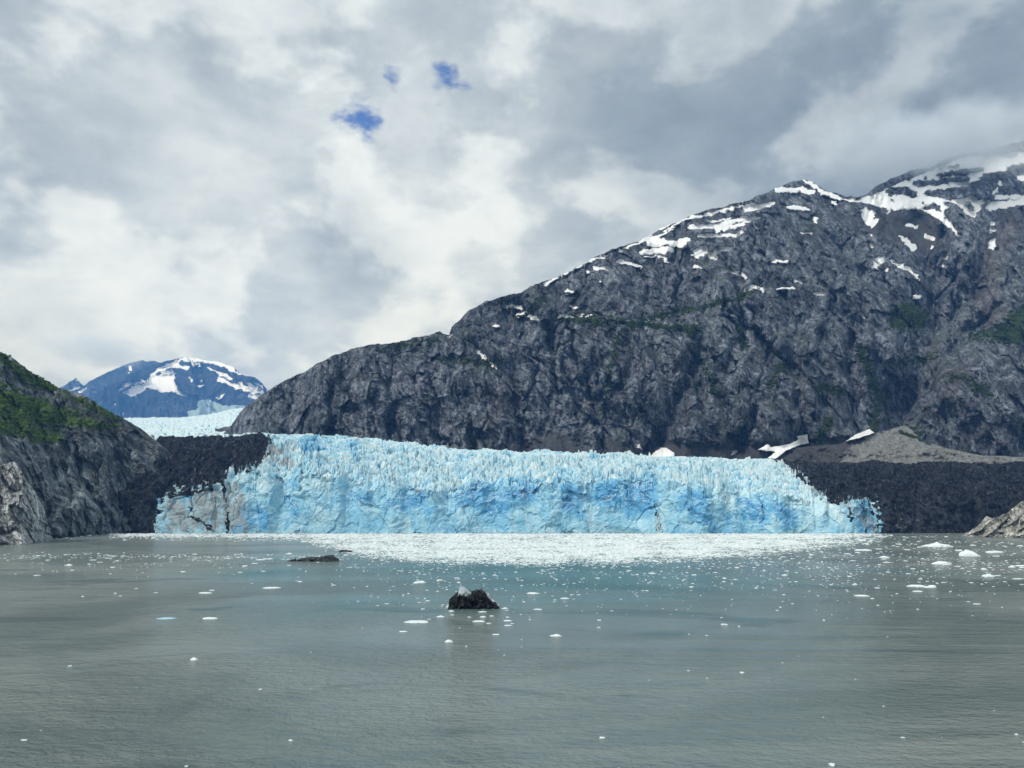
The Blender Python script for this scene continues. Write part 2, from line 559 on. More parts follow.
# ------------------------------------------------------------------ the big cliff mountain on the right
SNOW = local(640, 170, 5.12, [
    ([(0, 360), (60, 348), (130, 370), (210, 388)], 11), ([(180, 372), (250, 355)], 9), ([(10, 425), (70, 410), (150, 405)], 11),
    ([(40, 385), (110, 385)], 5), ([(25, 450), (95, 440), (150, 475)], 4), ([(250, 295), (320, 290), (400, 290), (470, 265), (540, 245)], 11),
    ([(390, 308), (500, 285), (560, 255), (610, 230)], 9), ([(300, 335), (420, 335), (500, 330), (530, 315)], 8),
    ([(540, 200), (600, 190), (690, 170)], [14, 15, 4]), ([(500, 185), (560, 172)], 6), ([(290, 430), (325, 405)], 19),
    ([(325, 410), (390, 455)], 9), ([(265, 440), (320, 435)], 6), ([(375, 440), (395, 405), (460, 400)], [7, 7, 11]), ([(345, 365), (380, 368)], 8),
    ([(282, 492), (310, 493)], 8), ([(405, 512), (450, 512)], 11), ([(480, 520), (540, 545)], 9), ([(540, 610), (585, 598), (630, 615)], 8),
    ([(710, 612), (780, 605)], 7), ([(690, 470), (755, 470)], 6), ([(760, 195), (800, 190), (855, 203)], 10),
    ([(700, 100), (770, 105), (830, 100), (880, 115)], 12), ([(830, 50), (880, 70), (920, 105), (1024, 150)], [5, 8, 8, 9]),
    ([(890, 250), (905, 265)], 7), ([(985, 168), (1005, 178)], 7), ([(940, 435), (965, 442)], 9), ([(820, 328), (880, 325)], 4),
    ([(0, 352), (90, 305), (170, 268), (250, 248), (330, 235), (420, 205), (520, 180), (580, 165)], 5),
    ([(350, 262), (400, 262), (460, 250)], 5), ([(430, 210), (480, 195)], 6), ([(800, 565), (825, 575)], 6), ([(905, 630), (940, 632)], 7),
]) + local(440, 180, 3.657, [
    ([(245, 455), (295, 470)], 5), ([(285, 495), (315, 490), (360, 510)], 6), ([(440, 497), (510, 495)], 5), ([(522, 497), (555, 495)], 6),
    ([(610, 525), (675, 525)], 5), ([(135, 625), (205, 685)], 4), ([(460, 405), (488, 412)], 5), ([(565, 322), (628, 322)], 5),
    ([(540, 337)], 7), ([(585, 372)], 5), ([(655, 295), (735, 318)], 5), ([(35, 570)], 7), ([(315, 425)], 5),
    ([(380, 385), (460, 340), (560, 290), (640, 262), (740, 225), (800, 205), (900, 140), (1000, 120)], 3), ([(200, 535), (220, 535)], 4),
    ([(600, 282)], 5), ([(745, 265), (850, 255)], 8), ([(760, 225), (900, 232)], 7), ([(480, 460), (505, 470)], 3),
]) + local(824, 130, 5.12, [
    ([(185, 405), (210, 400), (265, 425), (250, 450), (285, 460), (245, 505), (205, 470)],),
    ([(430, 485), (475, 498)], 6), ([(520, 540), (560, 560)], 8), ([(390, 545), (425, 570)], 7), ([(430, 580), (460, 605)], 13), ([(555, 602)], 8),
    ([(590, 630), (632, 630), (630, 665), (610, 655)],), ([(605, 690), (625, 698)], 6), ([(228, 575), (248, 590)], 10), ([(245, 535)], 6),
    ([(240, 650), (285, 655), (318, 640), (310, 665), (270, 708), (243, 705), (262, 680)],),
    ([(328, 655), (350, 680), (430, 695), (495, 765), (470, 760), (420, 715), (370, 700)],), ([(325, 715)], 9), ([(10, 645)], 11),
    ([(862, 475)], 12), ([(860, 510)], 14), ([(866, 565), (860, 598)], 14), ([(92, 740)], 6), ([(50, 375)], 8),
]) + local(840, 270, 4.043, [([(300, 110), (325, 110)], 6), ([(80, 180), (95, 190)], 5), ([(190, 2)], 6)]) \
   + local(560, 300, 3.657, [([(280, 530), (295, 545)], 4), ([(625, 565), (645, 555)], 3), ([(635, 70)], 5)])
FIELD = local(824, 130, 5.12, [([(-20, 315), (70, 345), (130, 355), (220, 340), (290, 315), (390, 270), (480, 235), (560, 200), (700, 140), (800, 130),
    (920, 125), (1024, 108), (1500, 60), (1500, 190), (1024, 170), (950, 180), (930, 210), (860, 220), (800, 240), (790, 260), (750, 270), (740, 290),
    (640, 300), (520, 310), (510, 330), (640, 360), (700, 350), (770, 330), (790, 360), (830, 350), (800, 400), (770, 450), (740, 440), (690, 390),
    (660, 370), (610, 370), (640, 400), (610, 430), (640, 470), (680, 510), (705, 545), (690, 545), (640, 500), (560, 440), (500, 410), (400, 405),
    (360, 415), (340, 400), (330, 435), (320, 400), (280, 395), (250, 380), (180, 370), (130, 365), (40, 345), (-20, 330)],),
    ([(850, 395), (900, 385), (1000, 370), (1024, 365), (1400, 330)], 19), ([(880, 345), (1024, 340), (1400, 300)], 11), ([(1012, 245), (1300, 220)], 18),
    ([(825, 295), (900, 270)], 12), ([(890, 300), (870, 325)], 7)])
ISLE = local(824, 130, 5.12, [([(335, 318), (400, 308), (460, 325)], 20), ([(470, 272), (560, 272), (650, 255), (735, 248)], 14),
    ([(590, 232), (700, 215), (805, 202)], 13), ([(540, 328), (700, 318), (800, 298), (880, 275)], [12, 30, 26, 18]),
    ([(820, 240), (900, 228), (1010, 200)], 15), ([(345, 360)], 8), ([(520, 400), (570, 390), (600, 420)], [12, 16, 4]), ([(735, 380), (755, 400)], 14),
    ([(505, 375)], 8), ([(640, 190), (690, 180)], 4), ([(520, 245)], 8), ([(600, 205)], 6)])
VEG = [([(905, 300), (930, 312), (925, 330), (890, 328), (888, 312)],), ([(1024, 303), (1060, 290), (1060, 345), (1010, 343), (975, 338), (990, 330)],),
       ([(962, 340), (985, 327), (1024, 335), (1020, 345), (990, 338)],), ([(942, 378), (962, 374), (985, 385), (997, 396), (985, 398), (965, 380)],),
       ([(905, 362), (935, 356)], 3), ([(895, 425), (920, 436)], 4), ([(770, 385), (782, 365)], 3), ([(820, 388), (840, 392)], 4),
       ([(820, 440), (830, 420)], 4), ([(440, 360), (500, 362)], 2.5), ([(560, 318), (640, 324), (700, 330)], 3.5), ([(640, 320), (735, 300), (760, 285)], 3),
       ([(620, 330), (600, 420)], 2), ([(540, 300), (520, 318)], 3), ([(380, 350), (440, 338)], 2),
       ([(860, 350), (880, 400), (870, 430)], 5), ([(690, 335), (720, 400)], 2), ([(740, 330), (745, 345)], 4)]
SCREE = [([(480, 455), (530, 440), (560, 430), (590, 450), (590, 462)],), ([(590, 462), (605, 440), (620, 435), (640, 455)],),
         ([(640, 462), (660, 440), (720, 445), (800, 440), (860, 436), (860, 470), (640, 470)],), ([(900, 200), (935, 205), (945, 225), (935, 262), (915, 235)],),
         ([(880, 205), (910, 212), (935, 240), (930, 260), (890, 235)],), ([(845, 215), (885, 212), (910, 245), (870, 235)],)]
WARM = [([(1000, 260), (985, 290), (990, 320)], 10), ([(1024, 210), (1000, 240), (990, 260)], 12), ([(950, 395), (960, 372)], 7), ([(930, 345), (940, 375)], 7),
        ([(505, 395), (480, 440)], 10), ([(985, 280), (1000, 320)], 9)]
RAVINES = [([(452, 328), (480, 352), (500, 372), (515, 400)], 34, 7), ([(545, 330), (565, 360), (590, 400), (625, 430), (642, 456)], 60, 9),
           ([(676, 232), (677, 275), (682, 330)], 55, 5), ([(905, 200), (925, 240), (935, 275), (930, 310), (925, 360), (900, 400), (890, 430)], 95, 20),
           ([(705, 330), (690, 380), (650, 452)], 45, 9), ([(650, 240), (660, 272), (668, 300)], 40, 5), ([(430, 350), (435, 400), (445, 450)], 34, 6),
           ([(350, 360), (332, 400), (330, 435)], 28, 6), ([(1010, 300), (955, 345), (908, 410), (900, 432)], 60, 9), ([(505, 345), (520, 400), (525, 450)], 34, 6),
           ([(800, 300), (790, 350), (800, 400), (805, 440)], 40, 8), ([(745, 330), (760, 400), (740, 450)], 34, 7), ([(590, 330), (610, 380), (660, 440)], 30, 6),
           ([(860, 320), (850, 370), (860, 430)], 45, 8), ([(985, 250), (975, 290), (950, 320)], 50, 9), ([(300, 380), (290, 410), (285, 435)], 20, 5),
           ([(590, 285), (575, 320)], 30, 5), ([(395, 350), (390, 390), (400, 440)], 22, 5)]
BOSS = [((990, 395), 60, 48, 75), ((505, 385), 28, 50, 40), ((745, 300), 60, 40, 55), ((800, 385), 45, 50, 45), ((470, 330), 35, 24, 40), ((390, 390), 40, 40, 35),
        ((600, 300), 45, 30, 40), ((860, 290), 35, 50, 40), ((640, 380), 35, 45, 30), ((720, 390), 30, 45, 32)]


GULLIES = []
_g = np.random.default_rng(23)
for _ in range(70):
    gx0 = _g.uniform(240, 1100)
    gy0 = np.interp(gx0, [q[0] for q in [(215, 440), (350, 349), (450, 330), (560, 275), (790, 183), (1140, 118)]], [440, 349, 330, 275, 190, 130]) + _g.uniform(4, 130)
    sl_ = _g.choice([_g.normal(.45, .2), _g.normal(0, .12), _g.normal(-.3, .15)], p=[.5, .35, .15])
    n_ = _g.integers(3, 8); pts_ = [(gx0, gy0)]
    for _k in range(n_):
        st_ = _g.uniform(12, 24)
        pts_.append((pts_[-1][0] + st_ * (sl_ + _g.normal(0, .22)), pts_[-1][1] + st_))
    GULLIES.append((pts_, _g.uniform(10, 30), _g.uniform(1.3, 3.2)))


def cliff_masks(PX, PY, U, V):
    s = np.minimum(1, paint(PX, PY, SNOW, 1.9, 2.2, 3) * 1.18)
    s = np.maximum(s, .27 * paint(PX, PY, [([(590, 272), (640, 243), (700, 212), (800, 180), (830, 200), (800, 225), (740, 262), (690, 285), (640, 275)],), ([(830, 200), (1030, 150), (1030, 250), (900, 240)],)], 8, 6, 9))
    f = paint(PX, PY, FIELD, 2.2, 2.0, 4)
    f = np.minimum(f, 1 - paint(PX, PY, ISLE, 2.2, 2.4, 5))
    return dict(snow=np.maximum(s, f), veg=.85 * paint(PX, PY, VEG, 4, 4, 6), scree=paint(PX, PY, SCREE, 5, 4, 7), warm=paint(PX, PY, WARM, 9, 5, 8))


def cliff_disp(PX, PY, U, V, at, t):
    d = 0
    wx = PX + 4 * fbm(PX / 18, PY / 18, 4, 21); wy = PY + 4 * fbm(PX / 18, PY / 18, 4, 22)
    for pts, a, w in RAVINES:
        dd, pos = seg_dist(wx, wy, pts)
        fade = sstep(0, .6, pos) * 1.0
        d = d + a * 1.15 * np.exp(-(dd / w) ** 1.5) * (.3 + .7 * fade)
    for pts, a, w in GULLIES:
        q = np.array(pts)
        sel = (wx > q[:, 0].min() - 4 * w) & (wx < q[:, 0].max() + 4 * w) & (wy > q[:, 1].min() - 4 * w) & (wy < q[:, 1].max() + 4 * w)
        if sel.any():
            dd, pos = seg_dist(wx[sel], wy[sel], pts)
            d[sel] += a * np.exp(-(dd / w) ** 1.5) * sstep(0, .8, pos) * (1 - .6 * sstep(len(pts) - 2, len(pts) - 1, pos))
    for (cx, cy), rx, ry, a in BOSS:
        d = d - a * np.exp(-((wx - cx) / rx) ** 2 - ((wy - cy) / ry) ** 2)
    rough = (1 - .8 * sstep(.2, .8, at['snow'])) * (1 - .75 * sstep(.2, .8, at['scree']))
    c = crag(U, V, 100)
    low = -52 * (ridged(U / 230, V / 340, 2, 103) - .9)
    d = d + np.where(rough < 1, c * rough + low * (1 - rough) * .6, c)
    return d * (.25 + .75 * sstep(0, .06, t))


RIDGE = [(215, 440), (228, 430), (240, 412), (262, 394), (285, 380), (305, 372), (330, 357), (350, 349), (372, 345), (400, 342), (420, 336), (440, 332),
         (449, 335), (452, 326), (470, 310), (485, 302), (505, 296), (522, 292), (530, 287), (545, 281), (560, 275), (580, 266), (600, 255), (620, 246),
         (640, 241), (660, 229), (690, 216), (710, 209), (740, 203), (760, 195), (775, 189), (790, 183), (803, 179), (815, 183), (825, 190), (845, 196),
         (858, 197), (870, 192), (880, 184), (895, 177), (912, 170), (930, 168), (942, 160), (960, 154), (985, 151), (1000, 147), (1024, 140), (1060, 130), (1140, 118)]
me, CLIFF = relief("mountain", 215, 1140, .8, RIDGE,
                   [(215, 1750), (260, 1560), (320, 1420), (420, 1370), (750, 1370), (850, 1470), (1140, 1560)],
                   1.3, 430, cliff_disp, cliff_masks, M_cliff,
                   base_py=[(215, 447), (260, 448), (300, 452), (420, 462), (700, 474), (760, 480), (1140, 480)], jag=1.5, curve=.45, seed=11, back=(.6, 14, 45))
tag(obj("mountain", me), "steep dark rock mountain streaked with snow, rising from behind the glacier into cloud", "mountain", kind="structure")


# ------------------------------------------------------------------ far blue snowy mountains
def far_disp(PX, PY, U, V, at, t):
    u = U + .3 * V
    d = -480 * (ridged(u / 800, V / 1500, 6, 203) - .9) + 110 * facets(u / 260, V / 420, 205) + 25 * facets(u / 90, V / 150, 206)
    return d * (1 - .8 * at['snow'])


FARS = local(60, 340, 4.655, [
    ([(290, 245), (340, 215), (400, 200), (420, 170), (470, 160), (540, 150), (530, 185), (550, 235), (600, 262), (590, 265), (520, 240), (470, 245), (440, 225), (400, 225), (380, 245), (330, 265)],),
    ([(420, 165), (480, 130), (540, 110), (560, 90)], [4, 10, 14, 6]), ([(480, 150), (520, 150)], 8), ([(540, 120), (590, 130)], 8),
    ([(560, 85), (620, 92), (700, 98), (760, 110), (800, 135), (845, 155)], [6, 14, 14, 16, 12, 6]), ([(610, 100), (625, 115)], 10), ([(740, 180), (800, 210), (850, 225), (900, 240)], 9),
    ([(830, 205), (880, 215), (920, 235), (965, 240)], [8, 14, 10, 8]), ([(890, 255), (920, 270), (960, 260)], 14), ([(750, 160), (800, 180)], 9), ([(900, 190), (960, 235)], 6),
    ([(610, 185)], 10), ([(735, 270), (770, 250)], 4), ([(295, 210), (360, 200), (400, 190)], 5), ([(330, 120)], 6), ([(255, 300)], 5), ([(295, 340)], 6), ([(150, 238)], 8),
    ([(640, 105), (650, 118)], 6), ([(660, 190)], 4), ([(690, 130), (760, 160)], 5), ([(640, 215), (665, 215)], 4), ([(270, 235), (300, 220)], 4), ([(350, 265)], 5), ([(520, 210), (500, 230)], 8)])
FARICE = local(60, 340, 4.655, [([(600, 360), (590, 330), (640, 320), (640, 280), (690, 275), (730, 295), (760, 305), (870, 308), (880, 380), (600, 380)],)])


def far_masks(PX, PY, U, V):
    z = PX * 0
    return dict(snow=paint(PX, PY, FARS, 2.0, 2.2, 31), veg=paint(PX, PY, FARICE, 1, 2.0, 32), scree=z, warm=z)


me, _ = relief("mountain", 40, 330, .55, [(40, 430), (80, 404), (100, 392), (120, 378), (140, 370), (156, 364), (170, 360), (182, 357), (196, 358), (210, 361), (222, 363), (232, 367), (242, 374),
               (254, 377), (262, 383), (268, 391), (290, 415), (330, 440)], [(40, 7600), (330, 7600)], .8, 150, far_disp, far_masks, M_far,
               base_py=[(40, 452), (330, 452)], jag=.9, curve=.2, seed=41, back=(.9, 5, 120))
tag(obj("mountain", me), "far blue mountain with a white snowfield on its shoulder, at the head of the glacier valley", "mountain", kind="structure")


def far2_masks(PX, PY, U, V):
    z = PX * 0
    return dict(snow=paint(PX, PY, local(0, 340, 7.31, [([(545, 350), (570, 345)], 10), ([(580, 380), (625, 350)], 9), ([(560, 290), (590, 285)], 12), ([(950, 190), (955, 215)], 10),
                ([(670, 375), (690, 372)], 9), ([(960, 280)], 8), ([(500, 375), (540, 360)], 6), ([(940, 240)], 6)]), .8, .8, 33), veg=z, scree=z, warm=z)


me, _ = relief("mountain", -40, 240, .6, [(-40, 440), (30, 408), (52, 391), (66, 384), (76, 378), (84, 386), (96, 378), (112, 370), (128, 364), (142, 360), (160, 362), (200, 380), (240, 420)],
               [(-40, 9000), (240, 9000)], .8, 110, far_disp, far2_masks, M_far, base_py=[(-40, 452), (240, 452)], jag=1.2, curve=.2, seed=43, back=(.9, 4, 120))
tag(obj("mountain", me), "farthest blue ridge half lost in cloud, left of the snowy far mountain", "mountain", kind="structure")


# ------------------------------------------------------------------ left hill, outcrops, moraine
def hill_masks(PX, PY, U, V):
    z = PX * 0
    veg = [([(-90, 350), (0, 385), (20, 396), (50, 402), (85, 415), (108, 427), (95, 430), (70, 428), (40, 424), (20, 424), (0, 420), (-90, 400)],),
           ([(-90, 290), (0, 352), (20, 364), (50, 385), (62, 392), (52, 392), (30, 384), (10, 372), (0, 366), (-90, 320)],), ([(60, 392), (100, 412), (118, 425)], 3)]
    warm = [([(60, 395), (110, 418), (150, 442)], 5), ([(25, 382), (50, 396)], 5)]
    return dict(snow=z, veg=.8 * paint(PX, PY, veg, 5, 5, 51), scree=z, warm=.5 * paint(PX, PY, warm, 5, 3, 52))


def hill_disp(PX, PY, U, V, at, t):
    d = crag(U, V, 300, .62)
    wx = PX + 2 * fbm(PX / 12, PY / 12, 4, 61); wy = PY + 2 * fbm(PX / 12, PY / 12, 4, 62)
    for pts, a, w in [([(78, 462), (80, 478), (92, 495), (106, 515), (113, 528)], 26, 4), ([(40, 430), (52, 470), (58, 500)], 12, 4), ([(72, 487), (70, 510), (69, 534)], 8, 1.6),
                      ([(86, 487), (85, 532)], 7, 1.5), ([(112, 440), (120, 462), (119, 478)], 12, 4), ([(130, 440), (150, 462), (165, 470)], 8, 3), ([(20, 430), (45, 450)], 12, 5)]:
        dd, pos = seg_dist(wx, wy, pts)
        d = d + a * np.exp(-(dd / w) ** 1.6)
    for (cx, cy), rx, ry, a in [((62, 505), 13, 30, 20), ((90, 515), 14, 22, 14), ((104, 480), 12, 20, 22), ((30, 440), 30, 12, 14)]:
        d = d - a * np.exp(-((PX - cx) / rx) ** 2 - ((PY - cy) / ry) ** 2)
    return d * (.35 + .65 * sstep(0, .05, t))


me, HILL = relief("hill", -170, 200, .6, [(-170, 215), (-90, 285), (0, 352), (12, 357), (20.5, 364.6), (34, 374), (46.5, 381), (57, 388), (71, 391), (87.5, 397.5), (98.5, 405.7), (109, 411),
                  (126, 420), (140, 428), (150, 436), (168, 450), (185, 471), (200, 492)],
                  [(-170, 640), (-60, 720), (0, 775), (50, 858), (80, 915), (116, 1000), (150, 1060), (200, 1110)], [(-170, .95), (60, .95), (120, 1.3), (200, 1.6)], 300,
                  hill_disp, hill_masks, M_hill, base_z=-4, jag=.9, curve=.4, seed=71, back=(.55, 12, 25))
tag(obj("hill", me), "dark rocky hillside with a band of green shrubs, sloping down to the water on the left", "hill", kind="structure")


def plain_masks(PX, PY, U, V):
    z = PX * 0
    return dict(snow=z, veg=z, scree=z, warm=z)


def pale_disp(PX, PY, U, V, at, t):
    d = crag(U, V, 400, .3, 1.0) + 5 * facets((U + .6 * V) / 14, V / 22, 411, 1.2)
    for pts, a, w in [([(2, 478), (8, 487), (18, 492)], 7, 2.0), ([(-10, 536), (8, 533), (16, 528), (22, 534)], 6, 1.6), ([(10, 470), (28, 500), (40, 525)], 4, 1.2)]:
        dd, pos = seg_dist(PX, PY, pts)
        d = d + a * np.exp(-(dd / w) ** 1.6)
    return d * (.3 + .7 * sstep(0, .06, t))


me, _ = relief("rock_outcrop", -110, 56, .35, [(-110, 432), (-50, 446), (0, 465), (14, 462), (20, 469), (27, 481.5), (36, 493), (44.4, 509), (47, 521.7), (53, 539), (56, 543)],
               [(-110, 640), (0, 716), (22, 712), (49, 800), (56, 830)], [(-110, 1.7), (56, 2.2)], 170, pale_disp, plain_masks, M_pale, base_z=-2, jag=.9, curve=.3, seed=81, back=(.8, 8, 8))
tag(obj("rock_outcrop", me), "pale grey fractured rock outcrop at the waterline in front of the dark left hill", "rock")


def ochre_disp(PX, PY, U, V, at, t):
    d = crag(U, V, 500, .22, 1.0) + 4 * facets((U - 1.2 * V) / 8, V / 16, 511, 1.3)
    return d * (.3 + .7 * sstep(0, .1, t))


me, _ = relief("rock_outcrop", 960, 1130, .4, [(960, 536), (966, 533), (978, 526), (986, 516), (992, 519), (1000, 515), (1009, 512), (1016, 506), (1024, 500), (1060, 486), (1130, 470)],
               [(960, 905), (1024, 862), (1130, 800)], 1.5, 90, ochre_disp, plain_masks, M_ochre, base_z=-2, jag=1.2, curve=.3, seed=91, back=(.8, 8, 6))
tag(obj("rock_outcrop", me), "pale ochre shore rock at the right edge, below the black debris-covered ice", "rock")

m, N = material("moraine gravel")
fine = N.range(N.noise(N.pos, .16, 9, .78), .34, .66, 0, 1, False)
mid = N.noise(N.map(N.pos, (1, .3, .5), (0, .5, 0)), .05, 7, .68)
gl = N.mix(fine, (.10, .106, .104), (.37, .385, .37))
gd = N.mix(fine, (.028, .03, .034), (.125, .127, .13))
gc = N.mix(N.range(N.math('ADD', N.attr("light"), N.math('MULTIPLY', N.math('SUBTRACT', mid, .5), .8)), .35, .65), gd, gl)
gc = N.mix(N.range(mid, .5, .7), gc, N.mix(.35, gc, (.06, .06, .055)))
gc = N.mix(N.range(N.math('ADD', N.attr("veg"), N.math('MULTIPLY', N.math('SUBTRACT', fine, .5), .8)), .45, .6), gc, (.025, .045, .014))
finish(N, gc, .95, N.bump(N.math('ADD', fine, N.math('MULTIPLY', N.voro(N.pos, .5), .7)), .8, 1.4), .15)
M_moraine = m


def mor_masks(PX, PY, U, V):
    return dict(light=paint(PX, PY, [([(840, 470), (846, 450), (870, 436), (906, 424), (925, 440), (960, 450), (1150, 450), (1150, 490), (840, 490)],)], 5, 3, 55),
                veg=paint(PX, PY, [([(900, 432), (918, 438), (930, 444)], 1.8)], 1.5, 1.5, 56))


def mor_disp(PX, PY, U, V, at, t):
    return 16 * fbm(U / 60, V / 30, 4, 601) - 11 * ridged((U + .5 * V) / 24, V / 70, 4, 602) + 3 * fbm(U / 6, V / 6, 4, 603, .6)


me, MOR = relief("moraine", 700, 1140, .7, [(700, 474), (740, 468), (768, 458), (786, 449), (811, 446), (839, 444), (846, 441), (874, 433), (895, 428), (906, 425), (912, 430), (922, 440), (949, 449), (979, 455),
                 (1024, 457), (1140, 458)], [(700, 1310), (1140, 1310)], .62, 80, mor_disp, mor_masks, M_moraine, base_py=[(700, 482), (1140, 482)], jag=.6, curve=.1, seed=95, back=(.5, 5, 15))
tag(obj("moraine", me), "pale gravel moraine slope between the black ice and the dark cliff on the right", "moraine", kind="structure")


# draped snow patches at the foot of the cliff
def field_at(S, px, py):
    """depth of a relief at surveyed points"""
    j = np.clip(np.searchsorted(S['px'], px), 1, len(S['px']) - 1)
    out = np.full(px.shape, 1e9)
    for c in np.unique(j):
        s = j == c
        ys = S['PY'][:, c][::-1]; dd = S['Y'][:, c][::-1]
        v = np.interp(py[s], ys, dd)
        v = np.where(py[s] < ys[0], 1e9, v)
        out[s] = v
    return out


def snow_patch(pts, label, both=True):
    q = np.array(pts, float)
    gx = np.arange(q[:, 0].min() - 1, q[:, 0].max() + 1.2, .5); gy = np.arange(q[:, 1].min() - 1, q[:, 1].max() + 1.2, .4)
    PX, PY = np.meshgrid(gx, gy)
    sd = poly_sd(PX + .5 * fbm(PX / 3, PY / 3, 3, 77), PY + .4 * fbm(PX / 3, PY / 3, 3, 78), pts)
    d = field_at(CLIFF, PX, PY)
    if both:
        d = np.minimum(d, field_at(MOR, PX, PY))
    # smooth the ground under the snow, then lift the drift off it
    for _ in range(24):
        p = np.pad(d, 1, mode='edge')
        d = np.minimum(d, (p[:-2, 1:-1] + p[2:, 1:-1] + p[1:-1, :-2] + p[1:-1, 2:]) / 4)
    d = d - 6 - 22 * (PY - gy[0]) / np.ptp(gy) - 9 * np.sqrt(np.clip(-sd / 4, 0, 1))
    x, y, z = place(PX, PY, d)
    front = np.stack([x, y, z], -1)
    x2, y2, z2 = place(PX, PY, d + 40)
    rear = np.stack([x2, y2, z2], -1)
    nr, nc = PX.shape
    ins = sd < 0
    cm = ins[:-1, :-1] & ins[1:, :-1] & ins[:-1, 1:] & ins[1:, 1:]
    F = grid_faces(nr, nc, cm)
    n = nr * nc
    F = F[:, ::-1]
    edges = {}
    for f in F:
        for a, b in zip(f, np.roll(f, -1)):
            edges[(a, b)] = 1
    side = [(b, a, a + n, b + n) for (a, b) in edges if (b, a) not in edges]
    F = np.vstack([F, F[:, ::-1] + n, np.array(side)])
    V = np.vstack([front.reshape(-1, 3), rear.reshape(-1, 3)])
    org = front[cm.nonzero()[0].max(), cm.nonzero()[1].min()]
    tag(obj("snow_patch", sub_mesh("snow_patch", V, F, {}, M_snow, org), loc=org), label, "snow patch", group="old snow patches at the foot of the cliff")


for q, lab in [
    ([(648, 458), (654, 452), (661, 447.5), (667, 447.5), (675, 453), (674, 461), (648, 461)], "rounded white snow patch at the cliff foot, just behind the middle of the glacier"),
    ([(621, 458), (624, 452), (630, 450), (636, 455), (637, 459)], "small greyish snow mound left of the rounded white snow patch"),
    ([(757, 450), (768, 443.5), (771, 447), (790, 443.5), (798, 439.5), (796.5, 436), (807.5, 434), (809, 443.5), (800.6, 445), (787, 450.5), (776, 459), (767, 458), (775, 452)],
     "long branching snow patch running down to the glacier beside the gravel moraine"),
    ([(845, 441.5), (855, 434.5), (870, 428.5), (875, 433), (860, 438)], "wedge of snow lying on the crest of the gravel moraine")]:
    snow_patch(q, lab)

# ------------------------------------------------------------------ the tidewater glacier
FRONT_Y = [(100, 1015), (150, 1006), (250, 1000), (420, 1004), (520, 1014), (640, 1000), (760, 990), (850, 992), (885, 996), (960, 1000), (1160, 1000)]
CLIFFTOP = [(100, 492), (150, 489), (165, 488), (200, 484), (235, 478), (250, 472), (300, 474), (350, 478), (380, 483), (410, 488), (440, 490), (470, 487), (520, 483), (560, 481), (600, 480), (640, 479),
            (680, 483), (700, 487), (740, 491), (770, 494), (800, 497), (830, 500), (850, 498), (876, 497), (890, 500), (930, 500), (1000, 503), (1160, 503)]
SKY = [(100, 486), (118, 482), (135, 474), (150, 452), (160, 438), (200, 437), (235, 437), (262, 433), (300, 435), (330, 436), (360, 438), (400, 443), (450, 448.5), (500, 451.5), (560, 452.5), (620, 455), (650, 456), (700, 458.5), (740, 459),
       (772, 459.5), (800, 463), (850, 463.5), (880, 462), (910, 465), (940, 462), (990, 465), (1024, 462), (1160, 462)]
step = .62
gp = np.arange(100, 1150 + step, step)
Yf0 = table(FRONT_Y, gp)
tc = table(CLIFFTOP, gp) + 4.0 * fbm(gp / 26, gp * 0, 4, 700) + 1.8 * fbm(gp / 6, gp * 0 + 9, 3, 701)
ts = table(SKY, gp)
Xf = (gp - 512) / FOC * 1000
# alcoves and buttresses of the calving front
bay = 17 * fbm(Xf / 90, Xf * 0 + 4, 3, 702)
slump = np.clip(.55 + 1.2 * fbm(Xf / 45, Xf * 0 + 2, 3, 703), .1, 1.6)         # some stretches lean back, some stand sheer
_, e_c = ray(gp, tc)
z_c = CAM_H + e_c * (Yf0 + bay)
_, e_s = ray(gp, ts)
Ys = np.full(gp.shape, 1300.0) + 10 * fbm(Xf / 60, Xf * 0, 3, 704)
z_s = CAM_H + e_s * Ys
NW, NT = 92, 300
rows_px, rows_py = [], []
X = np.zeros((NW + NT, len(gp))); Yg = X.copy(); Z = X.copy(); WALL = X.copy()
for i in range(NW):
    t = i / (NW - 1)
    zz = -4 + (z_c + 4) * t
    lean = 15 * slump * t + 9 * slump * t ** 4
    WALL[i] = t
    Yg[i] = Yf0 + bay * (1 - .25 * t) + lean; Z[i] = zz
for i in range(NT):
    t = (i + 1) / NT
    over = max(0, t - .86) / .14
    yy = Yg[NW - 1] + (Ys - Yg[NW - 1]) * (t / .86)
    u = np.minimum(t / .86, 1)
    prof = u ** .92
    zz = z_c + (z_s - z_c) * prof - over * over * 10
    Yg[NW + i] = yy; Z[NW + i] = zz; WALL[NW + i] = 2
RX = (gp - 512) / FOC / (CP)          # bearing of each column (slightly refined below)
pyr = row_of(Z, Yg)
rxx, _ = ray(np.broadcast_to(gp, Z.shape), pyr)
X = rxx * Yg
PXg = np.broadcast_to(gp, Z.shape).copy(); PYg = pyr.copy()
wall = (np.arange(NW + NT) < NW)[:, None] & np.ones(len(gp), bool)[None]
